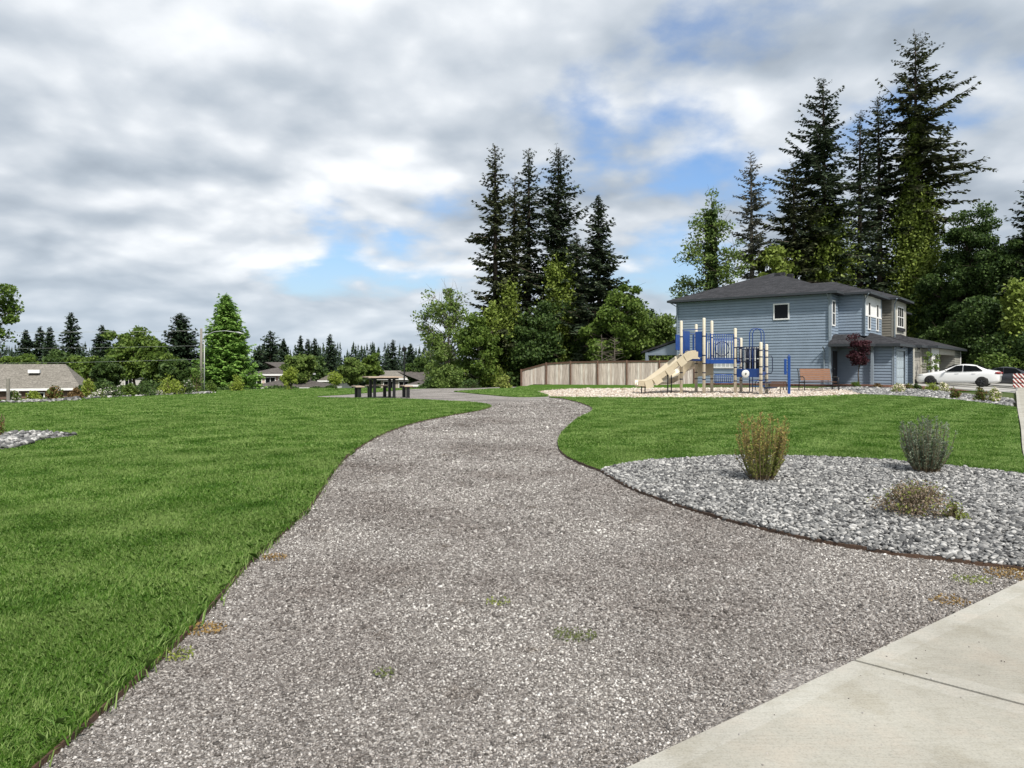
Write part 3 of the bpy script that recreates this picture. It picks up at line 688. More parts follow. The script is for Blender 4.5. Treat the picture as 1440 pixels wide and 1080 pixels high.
# left edge shrub by the left rock bed
bush('shrub', 'reddish-green shrub cut by the left edge of the photo beside the rock patch', 'shrub', (*gp(-8, 618), .06), 34 * .0117, 46 * .0117, 25, m_rust, 1200, .016, mat2=m_dec, frac2=.4)

# --- conifers and ivy trees of the centre group
def tree_at(px, Y): x = xat(px, Y); return (x, Y, Tz(x, Y))
def Hh(py, px, Y): return zat(py, Y) - tree_at(px, Y)[2]
GRPC = 'tall firs of the grove behind the fence'
for (px, top, hw, Y, sd, mt, nb, po, label, kw) in [
    (697, 205, 37, 61, 31, m_fir2, 210, .5, 'tallest open-branched fir at the left of the grove behind the fence', dict(rag=.55, ivy=(0, 9, .9, 5000, .16))),
    (722, 250, 28, 64, 32, m_fir2, 170, .5, 'shorter brownish fir filling the grove between the two left spires', dict(rag=.45)),
    (743, 210, 31, 66, 33, m_fir, 200, .55, 'narrow spired fir in the middle of the grove', dict(rag=.5)),
    (785, 211, 46, 63, 34, m_fir, 250, .55, 'broad layered fir right of the middle in the grove', dict(rag=.5, droop=.2)),
    (843, 275, 47, 60, 35, m_fir, 250, .85, 'cone-shaped dark spruce at the right end of the grove', dict(rag=.4, droop=.4)),
    (812, 330, 30, 66, 36, m_fir, 150, .7, 'low dark fir between broad fir and cone spruce', dict(rag=.4))]:
    conifer('fir_tree', label, 'fir tree', tree_at(px, Y), Hh(top, px, Y), hw * Y / F, sd, mt, .1, int(nb * .95), po, tw=1.0, group=GRPC, **{'droop': .28, **kw})
def ivy_tree(label, px, top, wpx, Y, seed, n=9000, mat=None, size=.115):
    l = tree_at(px, Y); rng = np.random.default_rng(seed); H = zat(top, Y) - l[2]; t = thing('ivy_tree', label, 'tree', l)
    mb = MB(); mb.tube([(0, 0, -.4), (0, .1, H * .5), (.1, 0, H * .97)], [.32, .22, .06], 7); mb.build('trunk', m_bark, t, smooth=True)
    ivycol(t, rng, 0, H, wpx * Y / F / 2 * 1.1, n, size, mat); return t
ivy_tree('ivy-wrapped trunk column left of centre in the grove', 716, 400, 38, 60.3, 41, 12000)
ivy_tree('ivy-wrapped bright column right of centre in the grove above the fence', 786, 372, 44, 61.2, 42, 17000)
ivy_tree('slim ivy-wrapped trunk at the left edge of the grove', 690, 430, 26, 56, 43, 5000)
broadleaf('deciduous_tree', 'pale airy spring tree with bare limbs showing at the left of the grove', 'tree', tree_at(632, 58), Hh(378, 632, 58), 2.9, 5.9, 4.2, 51, m_declight, 85, 125, .10, .7, .2, barkm=m_barkp, twigs=6)
broadleaf('deciduous_tree', 'small rounded olive tree under the airy spring tree', 'tree', tree_at(618, 52), Hh(478, 618, 52), 1.35, 2.1, 1.5, 52, m_declight, 50, 150, .08, .42, .1)
broadleaf('deciduous_tree', 'pale-trunked leafy tree before the leftmost fir', 'tree', tree_at(672, 55), Hh(430, 672, 55), 1.6, 4.6, 2.6, 53, m_dec, 45, 170, .11, .65, .16, barkm=m_barkp)
broadleaf('deciduous_tree', 'bright green maple at the right of the grove above the fence', 'tree', tree_at(868, 57), Hh(408, 868, 57), 2.6, 4.4, 2.9, 54, m_dec, 70, 220, .12, .68, .18, twigs=2)
broadleaf('deciduous_tree', 'light green bushy tree between the grove and the blue house', 'tree', tree_at(918, 60), Hh(432, 918, 60), 2.0, 3.6, 2.4, 55, m_declight, 60, 200, .11, .75, .14, twigs=2)
broadleaf('deciduous_tree', 'dark understorey tree low in the grove behind the fence', 'tree', tree_at(742, 60), 6.5, 2.6, 3.0, 3.2, 56, m_decdark, 80, 240, .13, .9, .15)
broadleaf('deciduous_tree', 'dark understorey tree behind the right part of the fence', 'tree', tree_at(832, 62), 6.5, 3.4, 3.0, 3.4, 57, m_decdark, 90, 240, .13, .95, .15)
broadleaf('deciduous_tree', 'dark understorey tree at the corner of fence and blue house', 'tree', tree_at(898, 63), 5, 3.0, 2.4, 2.7, 58, m_decdark, 70, 240, .13, .9, .15)
broadleaf('deciduous_tree', 'mid-green leafy tree filling the gap between the ivy columns of the grove', 'tree', tree_at(752, 59), Hh(432, 752, 59), 1.7, 3.6, 2.6, 60, m_decdark, 60, 190, .11, .7, .15, twigs=2)
broadleaf('deciduous_tree', 'dark shrubby tree at the foot of the leftmost fir', 'tree', tree_at(664, 57), 4, 2.2, 1.6, 2.0, 59, m_decdark, 60, 220, .12, .8, .12)
def dead_tree(label, px, top, Y, seed):
    l = tree_at(px, Y); H = zat(top, Y) - l[2]; rng = np.random.default_rng(seed); t = thing('bare_sapling', label, 'tree', l)
    mb = MB(); mb.tube([(0, 0, -.3), (.03, 0, H * .5), (0, 0, H)], [.06, .04, .01], 6); mb.build('trunk', m_dead, t)
    mb = MB()
    for i in range(46):
        z = H * rng.uniform(.3, .97); a = rng.uniform(0, 6.28); L = .28 * H * (1.1 - z / H) + .25
        limbs(mb, rng, (0, 0, z), (math.cos(a) * L, math.sin(a) * L, z + L * rng.uniform(-.1, .5)), .016, .004, .05, 4, 3)
    mb.build('branches', m_dead, t)
dead_tree('bare pale sapling standing behind the middle of the fence', 846, 470, 52.5, 1)
dead_tree('thinner bare sapling right of the pale one behind the fence', 864, 474, 53, 2)
bush('ornamental_grass', 'straw-coloured tuft of ornamental grass at the foot of the grove', 'grass tuft', (*gp(708, 546.5), 0), .95, .72, 61, m_heather, 900, .06)
bush('shrub', 'dark green mound at the foot of the grove near the path end', 'shrub', tree_at(662, 46), 1.8, 1.1, 62, m_decdark, 1500, .06)

# --- the right group behind the houses
conifer('fir_tree', 'giant wide-armed fir highest of all with ivy-clad trunk at the right', 'fir tree', tree_at(1288, 76), Hh(48, 1288, 76), 4.6, 71, m_fir2, .42, 190, .55, .38, 1.2, asym=(.16, 0), rag=.6, reps=2, ivy=(0, 19.5, 2.8, 44000, .145))
ivycol(bpy.data.objects['fir_tree.006'], np.random.default_rng(5), 14, 28, 1.1, 10000, .15)
conifer('fir_tree', 'tall fir left of the paired firs behind the blue house', 'fir tree', tree_at(1160, 74), Hh(113, 1160, 74), 3.9, 72, m_fir, .28, 210, .5, .32, 1.1, asym=(.25, 3.1), rag=.6, ivy=(0, 17, 2.8, 30000, .145))
conifer('fir_tree', 'dense fir just left of the giant fir', 'fir tree', tree_at(1238, 78), Hh(137, 1238, 78), 2.9, 73, m_fir, .25, 170, .45, .3, 1.1, rag=.55)
conifer('fir_tree', 'slim fir wedged between two taller firs behind the house', 'fir tree', tree_at(1209, 75), Hh(158, 1209, 75), 2.3, 74, m_fir, .2, 150, .45, .3, 1.1, rag=.6)
conifer('fir_tree', 'shorter ragged fir left of the tall firs behind the roof', 'fir tree', tree_at(1118, 73), Hh(228, 1118, 73), 3.0, 75, m_fir2, .1, 190, .45, .3, 1.1, rag=.6)
conifer('larch_tree', 'thin pale see-through conifer rising behind the roof ridge', 'conifer', tree_at(1058, 72), Hh(214, 1058, 72), 1.9, 76, m_firpale, .15, 150, .45, .1, .85, rag=.45, barkm=m_barkp)
broadleaf('deciduous_tree', 'thin-leaved tree with ivy column left of the pale conifer', 'tree', tree_at(1001, 70), Hh(266, 1001, 70), 2.5, 12.6, 5.6, 77, m_declight, 60, 70, .13, .85, .2, twigs=4, ivy=(0, 16.5, .75, 9000, .16, m_decdark))
broadleaf('deciduous_tree', 'leafy tree between the pale conifer and ragged fir above the roof', 'tree', tree_at(1085, 71), Hh(330, 1085, 71), 2.2, 9.5, 4.2, 78, m_ivy, 50, 170, .16, .9, .2)
broadleaf('deciduous_tree', 'sparse low tree showing beside the left end of the roof', 'tree', tree_at(975, 72), 11, 1.9, 8.5, 2.6, 70, m_declight, 30, 60, .12, .8, .14, twigs=3)
GRPR = 'big dark maples right of the giant fir'
for px, top, hw, Y, sd, label in [(1358, 308, 50, 70, 79, 'large dark leafy maple rising right behind the row houses'), (1420, 326, 48, 66, 80, 'dark leafy maple at the right edge of the photo'),
                                  (1322, 400, 30, 74, 81, 'dark leafy maple low beside the ivy-clad fir trunk'), (1388, 420, 42, 62, 82, 'lower dark maple above the white car'),
                                  (1340, 455, 36, 69, 85, 'shadowed dark tree behind the end of the row houses'), (1412, 470, 34, 59, 86, 'shadowed dark tree behind the parked cars')]:
    H = Hh(top, px, Y); w = hw * Y / F
    broadleaf('maple_tree', label, 'tree', tree_at(px, Y), H, w, H * .54, H * .46, sd, m_decdark, 150, 440, .125, .95, .3, group=GRPR, twigs=1)
conifer('fir_tree', 'dark fir cut off by the right edge of the photo', 'fir tree', tree_at(1452, 64), Hh(248, 1452, 64), 2.2, 83, m_fir, .15, 180, .5, .3, 1.1)
ivy_tree('ivy-wrapped trunk at the right edge above the barricade', 1432, 405, 34, 58, 84, 9000, m_ivy, .16)
bush('shrub', 'lime shrub at the far end of the row houses above the white car', 'shrub', tree_at(1362, 62), 2.4, 3.0, 87, m_lime, 2600, .09)
bush('shrub', 'low dark hedge plant behind the dark car', 'shrub', tree_at(1400, 57), 4.5, 2.6, 88, m_dec, 3500, .1)

# --- trees far left
for (kind, px, top, hw, Y, sd, label) in [
    ('f', 38, 464, 12, 108, 101, 'dark far fir leftmost behind the grey ranch roof'), ('f', 55, 460, 11, 110, 102, 'dark far fir in the middle of the three above the grey roof'), ('f', 70, 461, 11, 106, 103, 'dark far fir rightmost of the three above the grey roof'),
    ('f', 99, 440, 17, 98, 104, 'tall layered far fir above the right end of the grey roof'), ('f', 143, 458, 15, 96, 105, 'narrow cone-shaped far conifer between grey roof and green trees'),
    ('f', 380, 466, 20, 118, 106, 'dark broad far fir behind the pink house'), ('f', 399, 477, 10, 126, 107, 'small far fir right of the dark broad fir'), ('f', 362, 488, 14, 120, 108, 'low far fir beside the bright cone tree'),
    ('f', 422, 472, 9, 150, 109, 'far spire left of a trio over the village'), ('f', 433, 477, 8, 152, 110, 'far spire in the middle of a trio over the village'), ('f', 443, 476, 8, 155, 111, 'far spire right of a trio over the village'),
    ('f', 465, 470, 13, 150, 112, 'layered far fir above the small white houses'), ('f', 552, 478, 11, 160, 113, 'far fir standing highest near the black lamp post'), ('f', 578, 484, 11, 150, 114, 'far fir right of the black lamp post')]:
    conifer('fir_tree', label, 'fir tree', tree_at(px, Y), Hh(top, px, Y), hw * Y / F * 1.1, sd, m_firfar, .05, 120, .75, .2, 1.6, group='far conifers on the left skyline', rag=.3)
conifer('cedar_tree', 'bright green dense cone-shaped tree beside the utility pole', 'conifer', tree_at(319, 62), Hh(417, 319, 62), 36 * .062, 121, m_pyr, .02, 950, .85, .05, .95, rag=.2, ctop=.75, reps=3)
conifer('cedar_tree', 'dark rounded dense conifer left of the utility pole', 'conifer', tree_at(255, 85), Hh(442, 255, 85), 24 * .085, 122, m_firfar, .03, 360, .5, .1, 1.2, rag=.2, ctop=.35, reps=3)
for px, top, bot, hw, Y, sd, mt, label in [
    (187, 458, 545, 34, 78, 131, m_dec, 'broad mid-green tree between cone conifer and dark rounded conifer'), (222, 480, 545, 29, 68, 132, m_dec, 'rounded brighter tree in front of the dark conifer'),
    (421, 496, 540, 20, 72, 133, m_declight, 'yellow-green round tree right of the pink house'), (496, 505, 540, 18, 80, 134, m_declight, 'olive round tree behind the picnic table'),
    (521, 499, 540, 17, 84, 135, m_dec, 'taller olive tree right behind the picnic table'), (440, 500, 540, 22, 95, 136, m_decdark, 'dark round tree behind the small white houses'),
    (115, 500, 545, 26, 74, 137, m_dec, 'green tree behind the right end of the grey roof'), (88, 495, 530, 26, 84, 138, m_decdark, 'dark leafy tree behind the grey ranch roof'), (150, 505, 545, 20, 70, 139, m_decdark, 'dark bushy tree under the narrow cone conifer'),
    (30, 500, 530, 30, 80, 140, m_dec, 'leafy tree behind the left part of the grey roof'), (246, 505, 548, 22, 60, 141, m_decdark, 'dark tree low beside the utility pole'), (590, 505, 545, 20, 75, 142, m_decdark, 'dark tree at the left foot of the grove')]:
    H = Hh(top, px, Y); w = hw * Y / F; zb = max(.5, zat(bot, Y) - tree_at(px, Y)[2]); 
    broadleaf('deciduous_tree', label, 'tree', tree_at(px, Y), H, w * .78, (H + zb) / 2, (H - zb) / 2 * .88, sd, mt, 70, 170, .17, w * .3, .2, group='leafy trees of the village')
# young street tree at the left edge with stake
broadleaf('young_tree', 'young leafy tree cut by the left edge of the photo', 'tree', (*gp(-2, 566), Tz(*gp(-2, 566))), Hh(402, -2, 23), .6, 2.75, 1.0, 143, m_dec, 40, 80, .05, .26, .045)
for px, top, py, w, sd, label, mt in [(410, 519, 549, 20, 144, 'young light tree on the far lawn edge left of the picnic table', m_lime), (472, 522, 549, 15, 145, 'small young tree on the lawn edge nearest the picnic table', m_lime)]:
    x, y = gp(px, py); h = (py - top) * y / F
    broadleaf('young_tree', label, 'tree', (x, y, Tz(x, y)), h, w / 2 * y / F, h * .58, h * .42, sd, mt, 30, 90, .04, .17, .03)
# bushes along the crest of the left lawn
for i, (px, py, w, h, mt, m2, f2, label) in enumerate([
    (50, 566, 28, 17, m_lime, None, 0, 'rounded yellow-green shrub on the crest before the grey house'), (78, 565, 22, 27, m_rust, m_dec, .3, 'upright russet shrub on the crest before the grey house'),
    (106, 563, 24, 18, m_rust, None, 0, 'low orange-brown shrub right of the russet one'), (125, 562, 22, 40, m_lime, None, 0, 'tall lime shrub at the corner of the grey house'),
    (138, 562, 28, 17, m_dec, m_white, .35, 'white-flowering shrub next to the tall lime shrub'), (157, 561, 30, 24, m_decdark, m_white, .12, 'dark green shrub with a few white blooms on the crest'),
    (198, 559, 50, 22, m_decdark, None, 0, 'wide dark shrub below the broad green tree'), (180, 560, 24, 22, m_dec, None, 0, 'green shrub left of the wide dark shrub'),
    (222, 557.5, 22, 14, m_dec, m_white, .5, 'pink-white blooming shrub on the crest left of the pole'), (240, 557, 36, 32, m_lime, None, 0, 'bright lime shrub left of the utility pole'),
    (262, 556, 24, 24, m_decdark, m_white, .1, 'dark shrub between lime shrub and pole'), (275, 554, 24, 42, m_dec, None, 0, 'olive shrub at the foot of the utility pole'),
    (297, 553, 22, 20, m_dec, None, 0, 'green shrub right of the utility pole under the cone tree'), (333, 551, 26, 25, m_lime, None, 0, 'yellow-green shrub on the lawn edge under the cone tree'),
    (20, 567, 18, 22, m_dec, m_white, .2, 'small green shrub near the stake at the left edge')]):
    x, y = gp(px, py); y += .6; x = xat(px, y)
    bush('shrub', label, 'shrub', (x, y, Tz(x, y) - .05), w * y / F, h * y / F, 200 + i, mt, 1500, .035, 'shrubs along the crest of the left lawn', m2, f2)
def hedge(label, px0, px1, Y, top, seed, mat, n=9000):
    rng = np.random.default_rng(seed); x0, x1 = xat(px0, Y), xat(px1, Y); l = ((x0 + x1) / 2, Y, Tz((x0 + x1) / 2, Y)); h = zat(top, Y) - l[2]
    t = thing('hedge', label, 'hedge', l); w = (x1 - x0)
    u = rng.uniform(-.5, .5, n); a = rng.uniform(0, math.pi, n); k = 1 + .13 * np.sin(u * w * 2.1) + .08 * np.sin(u * w * 5)
    P = np.c_[u * w, np.cos(a) * .8 * k, np.abs(np.sin(a)) ** .35 * h * k * rng.uniform(.85, 1.02, n) * rng.uniform(0.05, 1, n) ** .4]
    mesh_from_arrays('leaves', mini_quads(P, .09, rng), 4, mat, t)
hedge('long low dark hedge beyond the lawn left of the picnic table', 285, 470, 44, 544.5, 301, m_decdark, 15000)
hedge('dark hedge behind the crest shrubs left of the utility pole', 110, 285, 42, 540, 302, m_decdark, 16000)
hedge('short clipped dark hedge by the village road beside the lamp post', 589, 609, 52, 534, 303, m_decdark, 5000)

# far wood as one mass
def forest():
    rng = np.random.default_rng(77); Q = []
    spots = [(rng.uniform(-1.1, -.08), rng.uniform(175, 290)) for _ in range(900)] + [(rng.uniform(-.08, 1.3), rng.uniform(150, 290)) for _ in range(260)]
    for q, Y in spots:
        x = q * Y; z0 = Tz(x, Y); H = (zat(rng.uniform(482, 506), Y) - z0) if q < 0 else rng.uniform(10, 17); Rr = H * rng.uniform(.15, .23)
        n = 300; u = rng.uniform(0, 1, n) ** 1.25; a = rng.uniform(0, 6.28, n); r = Rr * (1 - u) ** .8 * rng.uniform(.5, 1.1, n) + .1
        B = np.c_[x + np.cos(a) * r * .3, Y + np.sin(a) * r * .3, z0 + H * u * .98 + .3]
        dr = np.c_[np.cos(a) * r * .9, np.sin(a) * r * .9, -.25 * r + rng.normal(0, .2, n)]
        wv = np.c_[-np.sin(a), np.cos(a), rng.normal(0, .3, n)] * (.26 * Rr * (1 - u * .7))[:, None]
        Q.append(np.stack([B, B + dr * .6 + wv, B + dr, B + dr * .6 - wv], 1).reshape(-1, 3))
        Q.append(np.array([[x - .25, Y, z0 + H * .9], [x + .25, Y, z0 + H * .9], [x + .03, Y, z0 + H * 1.03], [x - .03, Y, z0 + H * 1.03]]))
    o = mesh_from_arrays('forest', np.concatenate(Q), 4, m_firfar); tag(o, 'dark conifer wood along the whole far skyline', 'forest', kind='stuff')
forest()

# ---------------------------------------------------------------- buildings
def paint(name, c, **k): return M(name, c, tuple(x * .86 for x in c), 1.6, k.pop('rough', .6), .15, 30, **k)
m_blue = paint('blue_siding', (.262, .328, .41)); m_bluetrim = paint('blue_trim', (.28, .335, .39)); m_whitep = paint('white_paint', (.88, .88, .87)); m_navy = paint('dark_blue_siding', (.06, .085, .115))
m_taupe = paint('taupe_siding', (.25, .235, .20)); m_taupetrim = paint('light_taupe', (.50, .48, .42)); m_grey = paint('grey_siding', (.34, .335, .30)); m_door = paint('garage_door_paint', (.40, .47, .52)); m_doort = paint('taupe_garage_door', (.42, .40, .36))
m_dark = paint('dark_front_door', (.03, .03, .035)); m_gutter = paint('blue_grey_gutter', (.22, .27, .31), rough=.4); m_fascia = paint('dark_fascia', (.045, .052, .06), rough=.5)
def shingles(name, cols):
    m, nt, b, N, L = nodes(name); tc = N('ShaderNodeTexCoord'); g = N('ShaderNodeNewGeometry')
    br = N('ShaderNodeTexBrick'); br.inputs['Scale'].default_value = 1; br.inputs['Mortar Size'].default_value = .006; br.inputs['Brick Width'].default_value = .34; br.inputs['Row Height'].default_value = .075
    br.inputs['Color1'].default_value = (*cols[0], 1); br.inputs['Color2'].default_value = (*cols[1], 1); br.inputs['Mortar'].default_value = (*[x * .5 for x in cols[0]], 1)
    sp = N('ShaderNodeSeparateXYZ'); L(tc.outputs['Object'], sp.inputs[0]); ad = N('ShaderNodeMath'); ad.operation = 'ADD'; L(sp.outputs[0], ad.inputs[0]); L(sp.outputs[1], ad.inputs[1])
    cb = N('ShaderNodeCombineXYZ'); L(ad.outputs[0], cb.inputs[0]); L(sp.outputs[2], cb.inputs[1]); L(cb.outputs[0], br.inputs['Vector'])
    nz = N('ShaderNodeTexNoise'); nz.inputs['Scale'].default_value = 9; nz.inputs['Detail'].default_value = 6; L(tc.outputs['Object'], nz.inputs['Vector'])
    rr = ramp(nt, [(.3, (.65,) * 3), (.7, (1.25,) * 3)]); L(nz.outputs['Fac'], rr.inputs['Fac'])
    mu = N('ShaderNodeMixRGB'); mu.blend_type = 'MULTIPLY'; mu.inputs[0].default_value = 1; L(br.outputs['Color'], mu.inputs[1]); L(rr.outputs['Color'], mu.inputs[2]); L(mu.outputs[0], b.inputs['Base Color'])
    b.inputs['Roughness'].default_value = .95; b.inputs['Specular IOR Level'].default_value = .15
    return m
m_roof = shingles('charcoal_shingles', ((.035, .036, .04), (.06, .06, .066))); m_roofg = shingles('grey_brown_shingles', ((.20, .185, .16), (.27, .25, .22))); m_rooff = shingles('slate_shingles', ((.10, .09, .085), (.14, .125, .115)))
def glassmat(name, c, r=.05, sp=.35):
    m, nt, b, N, L = nodes(name); b.inputs['Base Color'].default_value = (*c, 1); b.inputs['Roughness'].default_value = r; b.inputs['Specular IOR Level'].default_value = sp; return m
m_glass = glassmat('window_glass', (.006, .008, .01), .08, .12); m_blind = M('window_blinds', (.5, .53, .52), (.42, .45, .44), 3, .5)

class Face:
    """a wall plane of a house in its local frame: '-x' (left side) or '-y' (front)"""
    def __init__(s, f, plane): s.f, s.p = f, plane
    def P(s, a, o, z):                             # a along the wall, o outwards
        return (s.p - o, a, z) if s.f == '-x' else ((a, s.p - o, z) if s.f == '-y' else (s.p + o, a, z))
    def box(s, mb, a0, a1, o0, o1, z0, z1):
        p, q = s.P(a0, o0, z0), s.P(a1, o1, z1)
        mb.box(tuple(map(min, p, q)), tuple(map(max, p, q)))
    def siding(s, mb, a0, a1, z0, z1, lap=.18, lip=.03):
        z = z0
        while z < z1 - 1e-3:
            h = min(lap, z1 - z)
            g_ = min(.026, h * .5)
            mb.face([s.P(a0, lip, z + g_), s.P(a1, lip, z + g_), s.P(a1, .008, z + h), s.P(a0, .008, z + h)])
            mb.face([s.P(a0, -.04, z + g_), s.P(a1, -.04, z + g_), s.P(a1, lip, z + g_), s.P(a0, lip, z + g_)])
            mb.face([s.P(a0, -.04, z), s.P(a1, -.04, z), s.P(a1, -.04, z + g_), s.P(a0, -.04, z + g_)])
            mb.face([s.P(a0, -.04, z), s.P(a1, -.04, z), s.P(a1, .008, z), s.P(a0, .008, z)])
            z += lap
    def window(s, par, a0, a1, z0, z1, mv=0, mh=0, mat=None, glass=None, t=.085):
        mb = MB(); o0, o1 = .0, .065
        s.box(mb, a0 - t, a0, o0, o1, z0 - t, z1 + t); s.box(mb, a1, a1 + t, o0, o1, z0 - t, z1 + t)
        s.box(mb, a0, a1, o0, o1 + .012, z0 - t, z0); s.box(mb, a0, a1, o0, o1, z1, z1 + t)
        for i in range(mv): a = a0 + (a1 - a0) * (i + 1) / (mv + 1); s.box(mb, a - .025, a + .025, .03, .055, z0, z1)
        for i in range(mh): z = z0 + (z1 - z0) * (i + 1) / (mh + 1); s.box(mb, a0, a1, .03, .052, z - .025, z + .025)
        w = mb.build('window', mat or m_whitep, par)
        mb = MB(); s.box(mb, a0, a1, .0, .04, z0, z1); mb.build('pane', glass or m_glass, w)
        return w
def roofprism(mb, prof0, prof1, dirv, th=.16):
    pass
def hiproof(x0, x1, y0, y1, ze, rise, hip0=True, hip1=True, th=.14, axis='x', run=None):
    """roof slab with fascia; ridge along x, hipped or open at either end"""
    mb = MB(); sw = axis == 'y'
    if sw: x0, x1, y0, y1 = y0, y1, x0, x1
    ym = (y0 + y1) / 2; hw = (y1 - y0) / 2; hr = run or hw; a = x0 + (hr if hip0 else 0); b = x1 - (hr if hip1 else 0)
    S = (lambda p: (p[1], p[0], p[2])) if sw else (lambda p: p)
    def f(*pts): mb.face([S(p) for p in pts])
    A, B, C, D = (x0, y0, ze), (x1, y0, ze), (x1, y1, ze), (x0, y1, ze); E, G = (a, ym, ze + rise), (b, ym, ze + rise)
    f(A, B, G, E); f(C, D, E, G); f(D, A, E); f(B, C, G)
    lo = [(p[0], p[1], ze - th) for p in (A, B, C, D)]
    f(*lo[::-1])
    for p, q, r, s_ in ((A, B, lo[1], lo[0]), (B, C, lo[2], lo[1]), (C, D, lo[3], lo[2]), (D, A, lo[0], lo[3])):
        mb.cur = 1; f(p, s_, r, q); mb.cur = 0
    return mb
def downspout(par, pts, r=.04):
    mb = MB(); mb.tube(pts, r, 6); return mb.build('downspout', m_gutter, par)

ROT = math.atan2(HV[1], HV[0])
h1 = thing('townhouse', 'blue-sided two-storey townhouse at the near end of the row with white bay', 'house', (HC[0], HC[1], 0), ROT)
A = Face('-x', 0); B = Face('-y', 0); D = 10.3; EZ = 5.78
mb = MB(); A.siding(mb, 0, D, -.25, EZ); B.siding(mb, 0, 7, -.25, EZ); mb.face([(0, D, -.3), (7, D, -.3), (7, D, EZ), (0, D, EZ)])
Face('-x', 1.75).siding(mb, -1.52, 0, 3.05, EZ); Face('+x', 6.55).siding(mb, -1.52, 0, 3.05, EZ); bf = Face('-y', -1.52); bf.siding(mb, 1.75, 6.55, 3.05, 4.4)
mb.face([(1.75, -1.52, 3.05), (6.55, -1.52, 3.05), (6.55, 0, 3.05), (1.75, 0, 3.05)])
Face('-x', 1.6).siding(mb, -3.2, 0, -.25, 2.5); gf = Face('-y', -3.2)
gf.siding(mb, 1.6, 2.3, -.35, 2.5); gf.siding(mb, 5.1, 5.88, -.35, 2.5); gf.siding(mb, 2.3, 5.1, 2.12, 2.5)
for a0, a1, z0 in ((0, .01, 0),): pass
mb.build('wall', m_blue, h1)
mb = MB(); bf.box(mb, 1.75, 6.55, -.05, .012, 4.4, EZ); bf.box(mb, 1.75, 6.55, .0, .05, 4.32, 4.42); mb.build('white_bay_panel', m_whitep, h1)
mb = MB(); A.box(mb, -.035, .09, 0, .045, -.2, EZ); B.box(mb, -.035, .09, .0, .045, -.2, EZ); mb.build('corner_trim', m_bluetrim, h1)
mb = MB(); A.box(mb, D - .09, D, 0, .045, -.2, EZ); mb.build('corner_trim', m_bluetrim, h1); mb = MB()
Face('-x', 1.75).box(mb, -1.565, -1.45, 0, .045, 3.05, EZ); bf.box(mb, 1.705, 1.82, 0, .045, 3.05, EZ - .01); mb.build('bay_trim', m_bluetrim, h1); mb = MB(); bf.box(mb, 6.48, 6.6, 0, .045, 3.05, EZ); mb.build('bay_trim', m_bluetrim, h1); mb = MB()
Face('-x', 1.6).box(mb, -3.245, -3.13, 0, .045, -.2, 2.5); gf.box(mb, 1.555, 1.7, 0, .045, -.3, 2.49); mb.build('garage_trim', m_bluetrim, h1); mb = MB(); gf.box(mb, 5.78, 5.92, 0, .045, -.3, 2.5)
mb.build('garage_trim', m_bluetrim, h1); mb = MB()
gf.box(mb, 2.18, 2.3, .0, .05, -.3, 2.12); gf.box(mb, 5.1, 5.22, .0, .05, -.3, 2.12); gf.box(mb, 2.18, 5.22, .0, .05, 2.12, 2.24)
mb.build('door_trim', m_bluetrim, h1)
A.window(h1, 2.55, 3.4, 3.93 + .3, 5.12, 0, 0); A.window(h1, 4.35, 5.3, .95, 2.35, 2, 1); A.window(h1, 6.1, 7.9, 1.1, 2.75, 5, 1, glass=m_blind)
B.window(h1, .32, .85, 3.75, 5.2, 0, 1); bf.window(h1, 2.75, 3.25, 3.55, 5.2, 0, 1); bf.window(h1, 5.05, 5.55, 3.55, 5.2, 0, 1)
def garage_door(par, f, a0, a1, z0, z1, mat):
    mb = MB(); n = 4
    for i in range(n):
        za = z0 + (z1 - z0) * i / n; zb = z0 + (z1 - z0) * (i + 1) / n - .02
        f.box(mb, a0, a1, -.12, -.06, za, zb)
        for k in range(4):
            w = (a1 - a0) / 4; f.box(mb, a0 + k * w + .1, a0 + (k + 1) * w - .1, -.06, -.045, za + .09, zb - .09)
    return mb.build('garage_door', mat, par)
garage_door(h1, gf, 2.3, 5.1, -.1, 2.12, m_door)
mb = MB(); B.box(mb, .4, 1.3, .03, .07, 0, 2.1); d_ = mb.build('front_door', m_dark, h1)
mb = MB(); mb.lathe([(.03, -.15), (.03, -.09)], (.5, 0, 1.0), 8, 'y'); mb.build('handle', m_gutter, d_)
mb = MB(); gf.box(mb, 3.55, 3.75, .03, .14, 2.3, 2.44); mb.build('porch_light', m_dark, h1)
r_ = MB()
hp = 5.65; RISE = 2.1
def mainroof(x0, x1, hip0, hip1): return hiproof(x0, x1, -.5, D + .5, EZ, RISE, hip0, hip1)
mainroof(-.5, 7, True, False).build('roof', [m_roof, m_fascia], h1)
hiproof(1.3, 7.0, -2.0, 5.2, EZ + .003, 1.04, True, False, .14, 'y').build('bay_roof', [m_roof, m_fascia], h1)
for (x, y, zv) in ((6.3, 4.4, EZ + 1.95), (5.4, 4.7, EZ + 1.98), (4.3, 4.6, EZ + 1.82)): mb = MB(); mb.box((x - .2, y - .2, zv - .5), (x + .2, y + .2, zv + .12)); mb.build('roof_vent', m_roof, h1)
hiproof(-.45, 1.72, -2.3, .02, 2.52, .62, True, False, .16, 'y').build('porch_roof', [m_roof, m_fascia], h1)
hiproof(1.15, 6.3, -3.65, .1, 2.53, .95, True, False, .16, 'y').build('garage_roof', [m_roof, m_fascia], h1)
mb = MB(); mb.box((1.3, -2.15, -.1), (1.45, -2.0, 2.4)); mb.build('porch_post', m_bluetrim, h1)
downspout(h1, [(-.42, .35, 2.4), (-.1, .35, 2.2), (-.08, .35, 0)]); downspout(h1, [(-.45, .1, EZ - .12), (-.1, .06, EZ - .5), (-.09, .06, 2.95)]); downspout(h1, [(1.3, -1.9, EZ - .12), (1.66, -1.6, EZ - .45), (1.66, -1.6, 3.2)])
